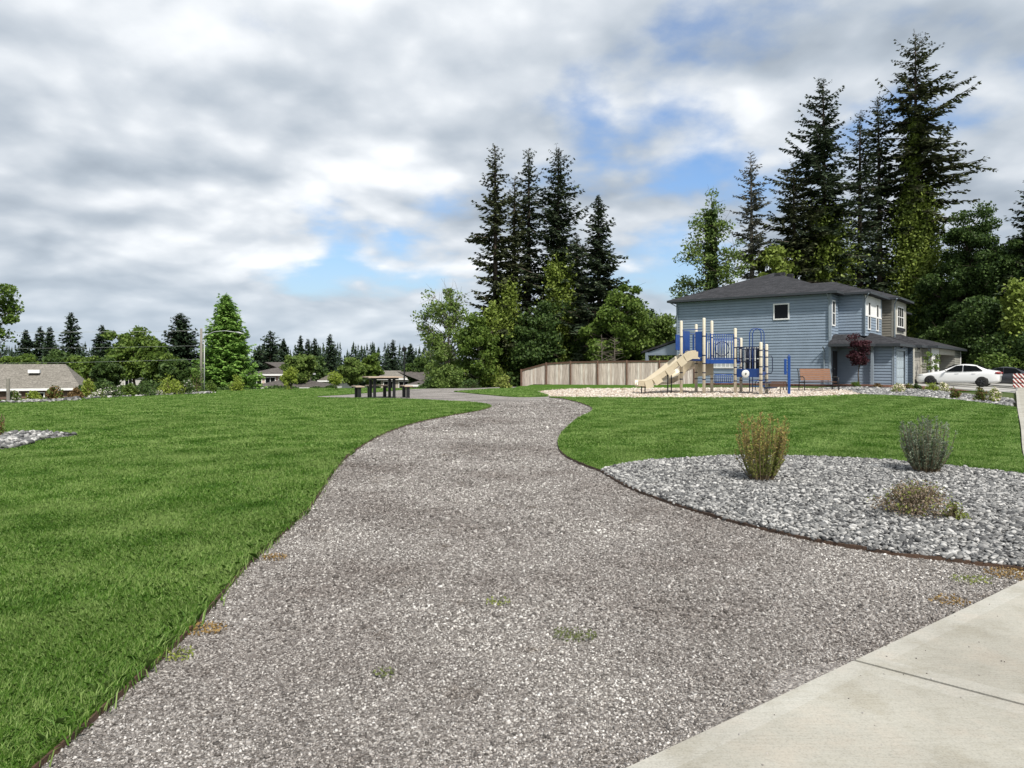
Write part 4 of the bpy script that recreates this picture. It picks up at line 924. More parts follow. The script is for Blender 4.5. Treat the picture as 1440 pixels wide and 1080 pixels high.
downspout(h1, [(-.45, D + .35, EZ - .1), (-.1, D - .1, EZ - .45), (-.08, D - .1, -.1)])
# covered patio on the rear
mb = MB(); mb.hexa([(.4, D, 3.0), (6, D, 3.0), (6, D + 3.0, 2.1), (.4, D + 3.0, 2.1), (.4, D, 3.14), (6, D, 3.14), (6, D + 3.0, 2.24), (.4, D + 3.0, 2.24)]); mb.build('patio_roof', m_roof, h1)
mb = MB(); mb.face([(.5, D, 2.1), (.5, D + 2.75, 2.1), (.5, D, 2.95)]); mb.box((.45, D + 2.5, -.4), (.65, D + 2.7, 2.2)); mb.box((.46, D, 1.95), (.6, D + 2.7, 2.12)); mb.build('patio_frame', m_bluetrim, h1)

h2 = thing('townhouse', 'taupe two-storey townhouse in the middle of the row beside the blue one', 'house', (HC[0], HC[1], 0), ROT)
mb = MB(); f2 = Face('-y', .02); f2.siding(mb, 7, 14, -.3, EZ); mb.build('front_wall', m_taupe, h2); mb = MB(); mb.face([(7, D, -.3), (14, D, -.3), (14, D, EZ), (7, D, EZ)]); mb.build('rear_wall', m_taupe, h2); mb = MB()
Face('-x', 7.5).siding(mb, -2.12, 0, 3.0, EZ + .05); Face('+x', 11.7).siding(mb, -2.12, 0, 3.0, EZ + .05); b2 = Face('-y', -2.12); mb.face([(7.5, -2.12, 3), (11.7, -2.12, 3), (11.7, 0, 3), (7.5, 0, 3)])
mb.build('bay_wall', m_taupe, h2)
mb = MB(); b2.box(mb, 7.45, 11.75, -.05, .02, 3.0, EZ + .05); Face('-x', 7.5).box(mb, -2.14, -2.0, 0, .04, 3.0, EZ + .05); mb.build('bay_panel', m_taupetrim, h2)
b2.window(h2, 8.6, 10.6, 3.95, 5.25, 2, 1)
mb = MB(); b2.box(mb, 8.4, 10.8, .02, .14, 3.62, 3.82); mb.build('window_ledge', m_dark, h2)
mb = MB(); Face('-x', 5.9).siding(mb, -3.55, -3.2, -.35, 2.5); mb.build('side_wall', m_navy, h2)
g2 = Face('-y', -3.55); mb = MB(); g2.box(mb, 5.9, 6.3, -.05, .02, -.35, 2.5); g2.box(mb, 8.6, 9.0, -.05, .02, -.35, 2.5); g2.box(mb, 6.3, 8.6, -.05, .02, 2.1, 2.5); mb.build('garage_front', m_taupetrim, h2)
garage_door(h2, g2, 6.3, 8.6, -.15, 2.1, m_doort)
mb = MB(); g2.box(mb, 7.3, 7.55, .02, .16, 2.26, 2.42); mb.build('porch_light', m_dark, h2)
mainroof(7, 14, False, False).build('roof', [m_roof, m_fascia], h2)
hiproof(7.1, 12.1, -2.6, 5.2, EZ + .053, .92, True, False, .14, 'y').build('bay_roof', [m_roof, m_fascia], h2)
hiproof(6.31, 9.3, -4.0, .1, 2.54, .8, True, False, .16, 'y').build('garage_roof', [m_roof, m_fascia], h2)
downspout(h2, [(7.05, -2.4, EZ - .05), (7.42, -2.2, EZ - .4), (7.42, -2.2, 3.1)])
h3 = thing('townhouse', 'pale grey townhouse at the far end of the row with recessed garage', 'house', (HC[0], HC[1], 0), ROT)
mb = MB(); f3 = Face('-y', .04); f3.siding(mb, 14, 23.5, -.3, EZ); Face('-x', 9.0).siding(mb, -4.15, 0, -.35, 2.5); Face('+x', 23.5).siding(mb, -4.15, D, -.35, 2.5); Face('+x', 23.5).siding(mb, 0, D, 2.5, EZ)
mb.face([(14, D, -.3), (23.5, D, -.3), (23.5, D, EZ), (14, D, EZ)]); g3 = Face('-y', -4.15); g3.siding(mb, 19.9, 23.5, -.35, 2.5); Face('-x', 19.9).siding(mb, -4.15, -2.6, -.3, 2.2); Face('-y', -2.6).siding(mb, 12, 19.9, -.3, 2.2)
mb.build('wall', m_grey, h3)
mb = MB(); g3.box(mb, 9.0, 12.0, -.05, .03, -.35, 2.5); mb.build('garage_front', m_whitep, h3); mb = MB(); g3.box(mb, 12.0, 19.9, -.1, .06, 2.0, 2.5); mb.build('garage_beam', m_taupetrim, h3); mb = MB(); g3.box(mb, 23.2, 23.6, .03, .06, -.3, 2.5); mb.build('corner_trim', m_whitep, h3)
garage_door(h3, Face('-y', -2.68), 13, 19, -.15, 2.0, m_doort)
mb = MB(); g3.box(mb, 10.3, 10.6, .03, .2, 1.55, 1.9); mb.build('porch_light', m_dark, h3)
mb = MB(); g3.box(mb, 10.1, 11.2, .03, .05, -.2, 1.25); mb.build('side_door', m_dark, h3)
mainroof(14, 24, False, True).build('roof', [m_roof, m_fascia], h3)
hiproof(8.6, 24, -4.6, .2, 2.55, .75, True, True, .16, 'x').build('garage_roof', [m_roof, m_fascia], h3)
downspout(h3, [(8.95, -4.0, 2.4), (8.93, -4.0, 0)])

def village_house(name, label, px0, px1, eave, ridge, base, Y, wallm, roofm, axis='x', depth=9, wins=0, hip=True, rz=0, run=None):
    x0, x1 = xat(px0, Y), xat(px1, Y); cx = (x0 + x1) / 2; z0 = zat(base, Y); w = x1 - x0
    if rz: cx = x1 - w / 2 * math.cos(rz)
    t = thing(name, label, 'house', (cx, Y - (w / 2 * math.sin(rz) if rz else 0), z0), rz); ez, rise = zat(eave, Y) - z0, (eave - ridge) * Y / F
    mb = MB(); mb.box((-w / 2 + .4, .4, -1.5), (w / 2 - .4, depth - .4, ez - .05))
    if axis == 'y' and not hip: mb.face([(-w / 2 + .4, .42, ez - .06), (w / 2 - .4, .42, ez - .06), (0, .42, ez + rise * .95)])
    mb.build('wall', wallm, t)
    hiproof(-w / 2, w / 2, 0, depth, ez, rise, hip, hip, .18, axis, run).build('roof', [roofm, m_whitep], t)
    f = Face('-y', .4)
    for i in range(wins):
        a = -w / 2 + w * (i + .7) / (wins + .4); f.window(t, a - .5, a + .5, ez - 1.5, ez - .4, 1, 0)
    return t
m_brick = M('weathered_brick', (.20, .13, .10), (.14, .09, .07), 4, .9, .3, 30); m_pink = M('pinkish_stucco', (.62, .48, .41), (.56, .43, .37), 2, .9); m_beige = M('beige_siding', (.48, .42, .36), (.42, .37, .31), 2, .8); m_offw = M('off_white_siding', (.58, .57, .53), (.5, .49, .46), 2, .8)
t = village_house('ranch_house', 'long grey-roofed ranch house behind the crest at the left edge', -150, 114, 545.5, 512, 585, 58, m_brick, m_roofg, 'x', 7.2, 3, True, R(24), 1.6)
mb = MB(); mb.box((-.5, 1.7, 3.35), (.3, 2.3, 3.62)); v = mb.build('skylight', m_whitep, t); v.location = (4.2, 0, .15)
village_house('village_house', 'pinkish hip-roofed house behind the bright cone tree', 346, 411, 526, 509, 548, 76, m_pink, m_rooff, 'x', 9, 3)
village_house('village_house', 'low wide dark-roofed wing in front of the pinkish house', 342, 462, 545, 535, 555, 70, m_pink, m_rooff, 'x', 5.5, 0)
village_house('village_house', 'small white gabled house left of the picnic table', 446, 482, 535, 526, 549, 92, m_offw, m_roofg, 'y', 9, 1, False)
village_house('village_house', 'white house partly hidden by trees below the broad green tree', 158, 200, 528, 517, 548, 105, m_offw, m_roofg, 'x', 9, 1)
village_house('village_house', 'beige house with tan roof behind the picnic table', 530, 582, 532, 521.5, 551, 82, m_beige, m_roofg, 'x', 9, 2, False)
village_house('village_house', 'grey-roofed house right of the black lamp post', 570, 606, 541, 523, 553, 70, m_offw, m_rooff, 'x', 8, 1)
village_house('village_house', 'small tan gabled house at the end of the path by the grove', 612, 650, 535, 526, 550, 62, m_beige, m_roofg, 'y', 7, 1, False)

# ---------------------------------------------------------------- fence
m_fboard = board_mat('weathered_cedar', [(.33, .26, .22), (.50, .43, .385), (.64, .58, .53), (.40, .325, .285), (.72, .67, .61), (.52, .42, .36)], .14)
m_fpost = M('reddish_cedar', (.15, .085, .06), (.10, .058, .042), 6, .85)
def fence():
    rng = np.random.default_rng(9)
    px = [733, 768, 802, 840, 881, 927, 976]; Yp = [52.4, 51.8, 51.2, 50.6, 50.2, 49.8, 49.45]; top = [519.5, 510, 508, 507.3, 506.8, 506.3, 505.8]
    Q = [np.array([xat(a, b), b]) for a, b in zip(px, Yp)]; Zt = [zat(a, b) for a, b in zip(top, Yp)]
    t = thing('wooden_fence', 'weathered grey-brown cedar board fence tapering down at its left end', 'fence', (*Q[0], 0)); o = np.array([*Q[0], 0])
    for i in range(len(Q)):
        zb = Tz(*Q[i]) - .3; mb = MB(); p = np.array([*Q[i], 0]) - o + np.array([0, -.03, 0]); mb.box((p[0] - .06, p[1] - .07, zb), (p[0] + .06, p[1] + .07, Zt[i] + .02)); mb.build('post', m_fpost, t)
        if i == len(Q) - 1: break
        a, b = Q[i], Q[i + 1]; L = np.hypot(*(b - a)); d = (b - a) / L; n = int(L / .142); nn = np.array([d[1], -d[0]]); nn = -nn if nn[1] > 0 else nn; mb = MB()
        for k in range(n):
            u0, u1 = k / n + .004 / L, (k + 1) / n - .004 / L; dz = rng.normal(0, .006); off = .02 * rng.uniform(.6, 1.4)
            P0, P1 = a + d * L * u0, a + d * L * u1; zt0, zt1 = Zt[i] + (Zt[i + 1] - Zt[i]) * u0 - .11, Zt[i] + (Zt[i + 1] - Zt[i]) * u1 - .11; zz = Tz(*P0) + .03 + dz
            f = [P0 + nn * off, P1 + nn * off, P1 + nn * (off - .02), P0 + nn * (off - .02)]
            mb.hexa([(*(f[j] - o[:2]), zz) for j in range(4)] + [(*(f[0] - o[:2]), zt0), (*(f[1] - o[:2]), zt1), (*(f[2] - o[:2]), zt1), (*(f[3] - o[:2]), zt0)])
        mb.build('board_panel', m_fboard, t)
        mb = MB(); A3 = Vector((*(a - o[:2]), Zt[i] - .1)); B3 = Vector((*(b - o[:2]), Zt[i + 1] - .1)); k3 = Vector((*nn, 0)) * .05
        mb.beam(A3 + k3, B3 + k3, .03, .09); mb.beam(A3 + Vector((0, 0, .06)), B3 + Vector((0, 0, .06)), .16, .035); mb.build('top_rail', m_fpost, t)
fence()

# ---------------------------------------------------------------- playground
m_cream = M('cream_powder_coat', (.76, .69, .55), (.70, .63, .50), 3, .4); m_tan = M('tan_plastic', (.56, .49, .36), (.50, .43, .31), 3, .38, spec=.5); m_pblue = M('blue_powder_coat', (.011, .058, .25), (.009, .048, .21), 4, .35, spec=.5)
m_black = M('black_coated_steel', (.012, .012, .014), (.018, .018, .02), 8, .4); m_slide = m_tan; m_wheel = M('white_plastic', (.7, .7, .68), (.6, .6, .58), 4, .4); m_pdark = M('dark_navy_coat', (.012, .02, .06), (.01, .015, .045), 6, .4)
PB = np.array([8.4, 30.0, 0.0])
pg = thing('play_structure', 'blue and cream playground climbing structure with tan double slide', 'playground', tuple(PB)); pg.location.z = Tz(8.4, 30)
def L3(px, py, Y): return (xat(px, Y) - PB[0], Y - PB[1], zat(py, Y))
POST = {'a': (958, 451, 30.2), 'b': (979, 456, 31.2), 'c': (990, 447, 29.6), 'd': (1001, 451, 30.9), 'e': (1034, 461.5, 29.8), 'f': (1042, 475, 30.9), 'g': (1070, 481, 28.9), 'h': (1078, 484, 29.9)}
PX = {}
for k, (px, py, Y) in POST.items():
    x, y, z = L3(px, py, Y); PX[k] = (x, y, z); mb = MB()
    mb.lathe([(.063, -.3), (.063, z - .04), (.055, z - .012), (.03, z)], (x, y, 0), 14); p = mb.build('post', m_cream, pg, smooth=True)
    mb = MB()
    for zc in [c for c in ((.62, .9, 1.28, 1.62, 2.42) if k in 'abcd' else ((.55, .82, 1.12, 1.5, 1.95, 2.35) if k in 'ef' else (.6, .85, 1.15, 1.55, 1.82))) if c < z - .1]: mb.lathe([(.069, zc - .022), (.072, zc), (.069, zc + .022)], (x, y, 0), 14)
    mb.build('clamp', m_pdark, p)
def poly_slab(keys, z0, z1, grow=0):
    mb = MB(); c = np.mean([PX[k][:2] for k in keys], 0); pts = [tuple(c + (np.array(PX[k][:2]) - c) * (1 + grow)) for k in keys]; mb.prism(pts, z0, z1, 'z'); return mb
poly_slab('acdb', 1.40, 1.47).build('deck', m_pblue, pg); poly_slab('cefd', 1.28, 1.46).build('deck', m_pblue, pg); poly_slab('eghf', .84, .92).build('deck', m_pblue, pg)
def V(k, z): return Vector((PX[k][0], PX[k][1], z))
def barrier(k1, k2, z0, z1, n, mat=m_pblue, u0=.06, u1=.94, r=.016, name='barrier'):
    mb = MB(); P = lambda u, z: V(k1, z).lerp(V(k2, z), u)
    mb.tube([P(u0, z0), P(u0, z1), P(u1, z1), P(u1, z0), P(u0, z0)], .025, 6)
    for i in range(n): u = u0 + (u1 - u0) * (i + 1) / (n + 1); mb.tube([P(u, z0), P(u, z1)], r, 5)
    return mb.build(name, mat, pg, smooth=True)
barrier('c', 'e', 1.5, 2.5, 9, u0=.22); barrier('d', 'f', 1.5, 2.35, 9); barrier('b', 'd', 1.5, 2.5, 5)
barrier('e', 'g', 1.35, 1.96, 8, m_pdark); barrier('f', 'h', 1.0, 1.9, 7, m_pdark); barrier('c', 'e', .48, .82, 8, u0=.35, u1=.9)
def panel(k1, k2, u0, u1, z0, z1, name='panel', mat=m_pblue, th=.03):
    mb = MB(); a, b = V(k1, 0).lerp(V(k2, 0), u0), V(k1, 0).lerp(V(k2, 0), u1); d = (b - a).normalized(); n = Vector((d.y, -d.x, 0)) * th / 2
    mb.hexa([a + n + Vector((0, 0, z0)), b + n + Vector((0, 0, z0)), b - n + Vector((0, 0, z0)), a - n + Vector((0, 0, z0)), a + n + Vector((0, 0, z1)), b + n + Vector((0, 0, z1)), b - n + Vector((0, 0, z1)), a - n + Vector((0, 0, z1))])
    return mb.build(name, mat, pg, bevel=.008)
panel('a', 'b', .1, .55, 1.72, 2.68); panel('a', 'b', -.35, -.1, 1.85, 2.5); panel('c', 'a', .05, .38, 1.55, 2.62); panel('c', 'a', .42, .5, 1.55, 2.5)
panel('e', 'g', .06, .97, .72, 1.06, 'activity_panel'); 
mb = MB(); mb.tube([V('a', 2.7), V('c', 2.72)], .02, 6); mb.tube([V('a', 2.55), V('b', 2.6)], .02, 6); mb.build('top_rail', m_pblue, pg)
# frame hoop beside the front post
mb = MB(); a = V('c', 0).lerp(V('e', 0), .08); b = V('c', 0).lerp(V('e', 0), .2); mb.tube([(a.x, a.y, 1.3), (a.x, a.y, 2.55), (b.x, b.y, 2.55), (b.x, b.y, 1.3)], .022, 6); mb.build('grab_hoop', m_pblue, pg)
mb = MB(); a = V('c', 0).lerp(V('e', 0), .6); mb.tube([(a.x + .3 * math.cos(t), a.y + .1, 1.9 + .3 * math.sin(t)) for t in np.linspace(0, 6.283, 18)], .018, 6, False); mb.build('bubble_ring', m_pdark, pg)
# steering wheel
w = V('e', 0).lerp(V('g', 0), .42) + Vector((-.05, -.12, .86)); mb = MB(); mb.lathe([(.05, -.02), (.155, -.015), (.165, 0), (.155, .02), (.05, .025)], w, 20, 'y'); st = mb.build('play_wheel', m_wheel, pg, smooth=True)
mb = MB(); mb.lathe([(.03, -.05), (.035, .03)], w, 10, 'y'); mb.build('hub', m_black, st)
# loop ladder at the back of the low deck
for dx, dy in ((0, 0), (.36, .35)):
    x0, y0, _ = L3(1054 + dx * 12, 500, 30.7 + dy); mb = MB(); w_ = .5
    mb.tube([(x0, y0, .05), (x0, y0, 2.6), (x0 + .06, y0, 2.74), (x0 + .18, y0, 2.8), (x0 + w_ - .18, y0, 2.8), (x0 + w_ - .06, y0, 2.74), (x0 + w_, y0, 2.6), (x0 + w_, y0, .05)], .02, 6); mb.build('climber_loop', m_pblue, pg, smooth=True)
mb = MB()
for i in range(4): x0, y0, _ = L3(1054, 500, 30.7); mb.beam((x0, y0, .3 + .25 * i), (x0 + .86, y0 + .35, .3 + .25 * i), .1, .03)
mb.build('climber_steps', m_pblue, pg)
# grab loop to the right of the last post
x, y, z = PX['h']; mb = MB(); mb.tube([(x, y, 1.6), (x + .2, y - .02, 1.6), (x + .24, y - .02, 1.5), (x + .24, y - .02, .95), (x + .18, y - .02, .88), (x, y, .88)], .018, 6); mb.build('grab_loop', m_pdark, pg, smooth=True)
mb = MB(); mb.beam(V('g', .5) + Vector((.05, .1, 0)), V('h', .5) + Vector((.05, 0, 0)), .3, .05); mb.beam(V('g', .28) + Vector((.3, .1, 0)), V('h', .28) + Vector((.3, 0, 0)), .3, .05); mb.build('step', m_pdark, pg)
# double slide: a bed with raised sides swept along a curved line, ribs under the sides
def sweep(prof, pts, wdir):
    """prof: list of (across, up); pts: list of (point, tangent)"""
    mb = MB(); n = len(prof); base = 0
    for p, tg in pts:
        t_ = Vector(tg).normalized(); w_ = Vector(wdir(p, t_)).normalized(); u_ = w_.cross(t_).normalized(); u_ = u_ if u_.z > 0 else -u_
        for a, h in prof: mb.v.append(tuple(Vector(p) + w_ * a + u_ * h))
    for i in range(len(pts) - 1):
        for k in range(n):
            k2 = (k + 1) % n; mb.f.append((i * n + k, i * n + k2, (i + 1) * n + k2, (i + 1) * n + k)); mb.m.append(0)
    mb.f.append(tuple(range(n))); mb.m.append(0); e = (len(pts) - 1) * n; mb.f.append(tuple(e + k for k in range(n))[::-1]); mb.m.append(0)
    return mb
def curve(ctrl, per=8):
    pts = [Vector(p) for p in ctrl]; P = [2 * pts[0] - pts[1]] + pts + [2 * pts[-1] - pts[-2]]; o = []
    for i in range(1, len(P) - 2):
        for k in range(per + (i == len(P) - 3)):
            t = k / per; o.append(.5 * ((2 * P[i]) + (P[i + 1] - P[i - 1]) * t + (2 * P[i - 1] - 5 * P[i] + 4 * P[i + 1] - P[i + 2]) * t * t + (-P[i - 1] + 3 * P[i] - 3 * P[i + 1] + P[i + 2]) * t ** 3))
    return [(p, o[min(i + 1, len(o) - 1)] - o[max(i - 1, 0)]) for i, p in enumerate(o)]
prof = [(-.50, .20), (-.45, .22), (-.40, .17), (-.36, .02), (-.08, 0), (-.05, .10), (0, .13), (.05, .10), (.08, 0), (.36, .02), (.40, .17), (.45, .22), (.50, .20), (.47, -.02), (.36, -.06), (-.36, -.06), (-.47, -.02)]
ctrl = [L3(975, 500.5, 30.0), L3(968, 501, 30.0), L3(957, 507.5, 30.0), L3(938, 522.5, 29.95), L3(918, 537, 29.9), L3(907, 541.5, 29.9), L3(895, 541.5, 29.9)]
sc = curve(ctrl, 6); sl = sweep(prof, sc, lambda p, t: Vector((t.y, -t.x, 0))).build('slide', m_slide, pg, smooth=True); sl.modifiers.new('e', 'EDGE_SPLIT').split_angle = R(50)
for s_ in (-1, 1):
  mb = MB()
  for i in range(3, len(sc) - 5, 5):
    p, t_ = sc[i]; t_ = t_.normalized(); w_ = Vector((t_.y, -t_.x, 0)).normalized(); u_ = w_.cross(t_); u_ = u_ if u_.z > 0 else -u_
    if 1:
        q = p + w_ * s_ * .49; mb.hexa([q + t_ * a + w_ * b * s_ + u_ * c for c in (-.13, .17) for a, b in ((-.16, 0), (.16, 0), (.16, .03), (-.16, .03))])
  mb.build('side_ribs', m_slide, sl)
mb = MB()
for px, Y, top_ in ((902, 29.5, 541), (907, 30.25, 541), (939, 29.5, 523), (944, 30.3, 520)):
    x, y, z = L3(px, top_, Y); mb.tube([(x, y, -.2), (x, y, z)], .026, 7)
mb.build('slide_legs', m_black, sl)
mb = MB(); hood = [L3(981, 497, 30.0), L3(973, 496, 30.0)]
prof2 = [(-.42, .2), (-.36, .22), (-.28, .03), (.28, .03), (.36, .22), (.42, .2), (.34, -.05), (-.34, -.05)]
ctrl2 = [(PX['d'][0] - .2, 1.05, 1.42), (PX['d'][0] - .35, 1.5, 1.3), (PX['d'][0] - .9, 1.9, .98), (PX['a'][0] + .1, 1.8, .66), (PX['a'][0] - .35, 1.45, .48), (PX['a'][0] - .6, 1.2, .44)]
s2 = sweep(prof2, curve(ctrl2, 6), lambda p, t: Vector((t.y, -t.x, 0))).build('curved_slide', m_slide, pg, smooth=True); s2.modifiers.new('e', 'EDGE_SPLIT').split_angle = R(50)
mb = MB(); x, y, z = PX['b']; mb.prism([(x - .05, .72), (x + .62, .8), (x + .62, 1.4), (x + .2, 1.42), (x - .05, 1.3)], y - .5, y - .44, 'y'); mb.build('climbing_wall', m_tan, pg, bevel=.02)

# stand-alone blue play post
tb = thing('play_post', 'tall blue flat post with a paddle panel standing alone at the right of the chips', 'play post', (xat(1109.5, 29.2), 29.2, 0))
mb = MB(); mb.box((-.055, -.03, -.2), (.055, .03, 1.6)); mb.box((-.03, -.025, 1.6), (.03, .025, 1.66)); mb.build('post', m_pblue, tb, bevel=.012)
mb = MB(); mb.box((-.2, -.02, .82), (-.10, .02, 1.48)); mb.box((-.1, -.012, 1.4), (-.05, .012, 1.44)); mb.box((-.1, -.012, .9), (-.05, .012, .94)); mb.build('paddle', m_pblue, tb, bevel=.01)
mb = MB(); mb.tube([(-.36, 0, -.2), (-.36, 0, .3), (-.05, 0, .3)], .02, 6); mb.build('step_bar', m_black, tb)

# ---------------------------------------------------------------- benches
m_slat = M('brown_slats', (.24, .115, .06), (.19, .09, .048), 8, .5); m_slatd = M('dark_brown_slats', (.09, .045, .028), (.07, .035, .022), 8, .6)
tb = thing('park_bench', 'park bench with orange-brown slatted back and black arms near the blue house', 'bench', (xat(1152, 33.3), 33.3, Tz(xat(1152, 33.3), 33.3)), R(4))
W2 = .82; mb = MB()
for i in range(6): z = .5 + i * .092; mb.hexa([(-W2 + .08, .30 + .022 * i, z), (W2 - .08, .30 + .022 * i, z), (W2 - .08, .33 + .022 * i, z), (-W2 + .08, .33 + .022 * i, z), (-W2 + .08, .32 + .022 * i, z + .085), (W2 - .08, .32 + .022 * i, z + .085), (W2 - .08, .35 + .022 * i, z + .085), (-W2 + .08, .35 + .022 * i, z + .085)])
mb.build('backrest', m_slat, tb)
mb = MB()
for i in range(5): mb.box((-W2 + .06, -.2 + i * .1, .42), (W2 - .06, -.11 + i * .1, .45))
mb.build('seat', m_slatd, tb)
for s_ in (-1, 1):
    mb = MB(); x = s_ * W2; mb.tube([(x, -.24, -.05), (x, -.22, .42), (x, -.2, .62), (x, -.05, .68), (x, .3, .66)], .024, 6); mb.tube([(x, .36, -.05), (x, .3, .4), (x, .33, .7), (x, .46, 1.04)], .024, 6); mb.tube([(x, -.22, .4), (x, .3, .4)], .024, 6); mb.build('leg_frame', m_black, tb, smooth=True)
mb = MB(); mb.tube([(-W2 - .55, .1, 0), (-W2 - .55, .1, .5), (-W2, .1, .42)], .018, 6); mb.tube([(-W2 - .7, .0, .04), (W2, .0, .04)], .014, 6); mb.build('base_rail', m_black, tb)
tb = thing('backless_bench', 'low dark brown slatted bench with one curved black arm behind the play structure', 'bench', (xat(1084, 33.6), 33.6, Tz(xat(1084, 33.6), 33.6)), R(-3))
mb = MB()
for i in range(5): mb.box((-.1, -.24 + i * .1, .40), (.64, -.15 + i * .1, .43))
for i in range(3): mb.hexa([(-.1, -.25, .2 + .09 * i), (.64, -.25, .2 + .09 * i), (.64, -.22, .2 + .09 * i), (-.1, -.22, .2 + .09 * i), (-.1, -.25, .28 + .09 * i), (.64, -.25, .28 + .09 * i), (.64, -.22, .28 + .09 * i), (-.1, -.22, .28 + .09 * i)])
mb.build('seat', m_slatd, tb)
for s_ in (-.14, .66): mb = MB(); mb.tube([(s_, -.2, -.1), (s_, -.18, .4), (s_, .22, .4), (s_, .24, -.1)], .022, 6); mb.build('leg_frame', m_black, tb)
mb = MB(); mb.tube([(-.62 + .16 * math.cos(a), -.2, .33 + .2 * math.sin(a)) for a in np.linspace(2.9, .2, 9)], .02, 6); mb.tube([(-.78, -.2, -.1), (-.775, -.2, .38)], .02, 6); mb.tube([(-.6, .2, .42), (-.1, .2, .42)], .02, 6); mb.build('arm', m_black, tb)

# ---------------------------------------------------------------- picnic table
px_, Yt = 537.5, 26.4; xt = xat(px_, Yt)
tp = thing('picnic_table', 'square picnic table with black legs and pale benches on the gravel pad', 'picnic table', (xt, Yt, Tz(xt, Yt)), R(23))
m_ptop = M('weathered_table_slats', (.50, .39, .30), (.38, .29, .22), 9, .7, .2, 40)
def slats(mb, x0, x1, y0, y1, z, n, th=.04):
    w = (y1 - y0) / n
    for i in range(n): mb.box((x0, y0 + i * w, z - th), (x1, y0 + (i + 1) * w - .012, z))
mb = MB(); slats(mb, -.63, .63, -.61, .61, .80, 8); mb.build('tabletop', m_ptop, tp)
mb = MB(); mb.box((-.5, -.5, .70), (.5, -.45, .76)); mb.box((-.5, .45, .70), (.5, .5, .76)); mb.box((-.5, -.45, .70), (-.45, .45, .76)); mb.box((.45, -.45, .70), (.5, .45, .76)); mb.box((-.4, -.03, .70), (.4, .03, .757)); mb.build('table_frame', m_black, tp)
for sx in (-1, 1):
    for sy in (-1, 1):
        mb = MB(); x, y = sx * .36, sy * .36; mb.box((x - .048, y - .048, -.06), (x + .048, y + .048, .71)); mb.build('leg', m_black, tp, bevel=.01)
for (bx, by, wx, wy) in ((-.9, 0, .16, .42), (.9, 0, .16, .42), (0, .92, .42, .16)):
    mb = MB()
    if wx > wy: slats(mb, bx - wx, bx + wx, by - wy, by + wy, .46, 3)
    else: slats(mb, bx - wx, bx + wx, by - wy, by + wy, .46, 6)
    b_ = mb.build('bench', m_ptop, tp)
    for s_ in (-1, 1):
        mb = MB(); x, y = bx + (s_ * (wx - .12) if wx > wy else 0), by + (s_ * (wy - .12) if wy > wx else 0); mb.box((x - .055, y - .055, -.06), (x + .055, y + .055, .42)); mb.build('leg', m_black, b_)

# ---------------------------------------------------------------- lamp, poles, wires
m_pole = M('weathered_pole_wood', (.27, .25, .22), (.19, .175, .155), 5, .9, .3, 30); m_galv = M('galvanised_steel', (.42, .43, .43), (.36, .37, .37), 4, .45, metal=.3)
xp, yp = xat(283, 32.5), 32.5; up = thing('utility_pole', 'weathered wooden utility pole with curved street lamp arm at the lawn crest', 'utility pole', (xp, yp, Tz(xp, yp)))
H = zat(462, yp) - Tz(xp, yp); mb = MB(); mb.tube([(0, 0, -.3), (0, 0, H * .5), (0, 0, H)], [.065, .058, .05], 10); mb.build('pole', m_pole, up, smooth=True)
mb = MB(); mb.tube([(.13, .02, -.3), (.13, .02, H * .82)], .026, 8); mb.build('conduit', m_galv, up, smooth=True)
mb = MB(); mb.tube([(.06, 0, H * .83), (.25, 0, H * .9), (.6, 0, H * .95), (1.1, 0, H * .965), (1.6, 0, H * .94)], [.018] * 5, 6); arm = mb.build('lamp_arm', m_galv, up, smooth=True)
mb = MB(); mb.tube([(1.55, 0, H * .945), (1.7, 0, H * .935), (1.95, 0, H * .915)], [.02, .045, .025], 8); mb.build('lamp_head', m_galv, arm, smooth=True)
m_wire = M('aluminium_wire', (.42, .43, .42), (.38, .39, .38), 3, .5)
for i, (py0, py1, label) in enumerate(((465, 466, 'top overhead wire running left from the utility pole'), (486, 487.5, 'middle overhead wire crossing the left trees'), (505, 507, 'lowest overhead wire just above the grey ranch roof'))):
    a = Vector((xp, yp, zat(py0, yp))); b = Vector((xat(-400, 30), 30, zat(py1, 30))); mb = MB()
    mb.tube([a.lerp(b, t) + Vector((0, 0, -.9 * t * (1 - t) * (.3 + .2 * i))) for t in np.linspace(0, 1, 14)], .0065 if i == 0 else .004, 5)
    tag(mb.build('overhead_wire', m_wire if i == 0 else m_galv), label, 'wire')
xs, ys = gp(11.5, 566.5); mb = MB(); mb.tube([(0, 0, -.2), (0, 0, .78)], .05, 8); o = mb.build('tree_stake', m_pole); o.location = (xs, ys, Tz(xs, ys)); tag(o, 'short pale wooden stake on the lawn crest at the left edge', 'stake')
xl, yl = xat(568.5, 46), 46; lp = thing('lamp_post', 'slim black lamp post behind the picnic table', 'lamp post', (xl, yl, Tz(xl, yl))); H = zat(488, yl) - Tz(xl, yl)
mb = MB(); mb.tube([(0, 0, -.2), (0, 0, .5), (0, 0, .52), (0, 0, H - .3)], [.09, .08, .05, .04], 8); mb.build('pole', m_black, lp)
mb = MB(); mb.lathe([(.05, H - .3), (.14, H - .24), (.17, H - .08), (.08, H), (.02, H + .05)], (0, 0, 0), 10); mb.build('lamp_head', m_black, lp)

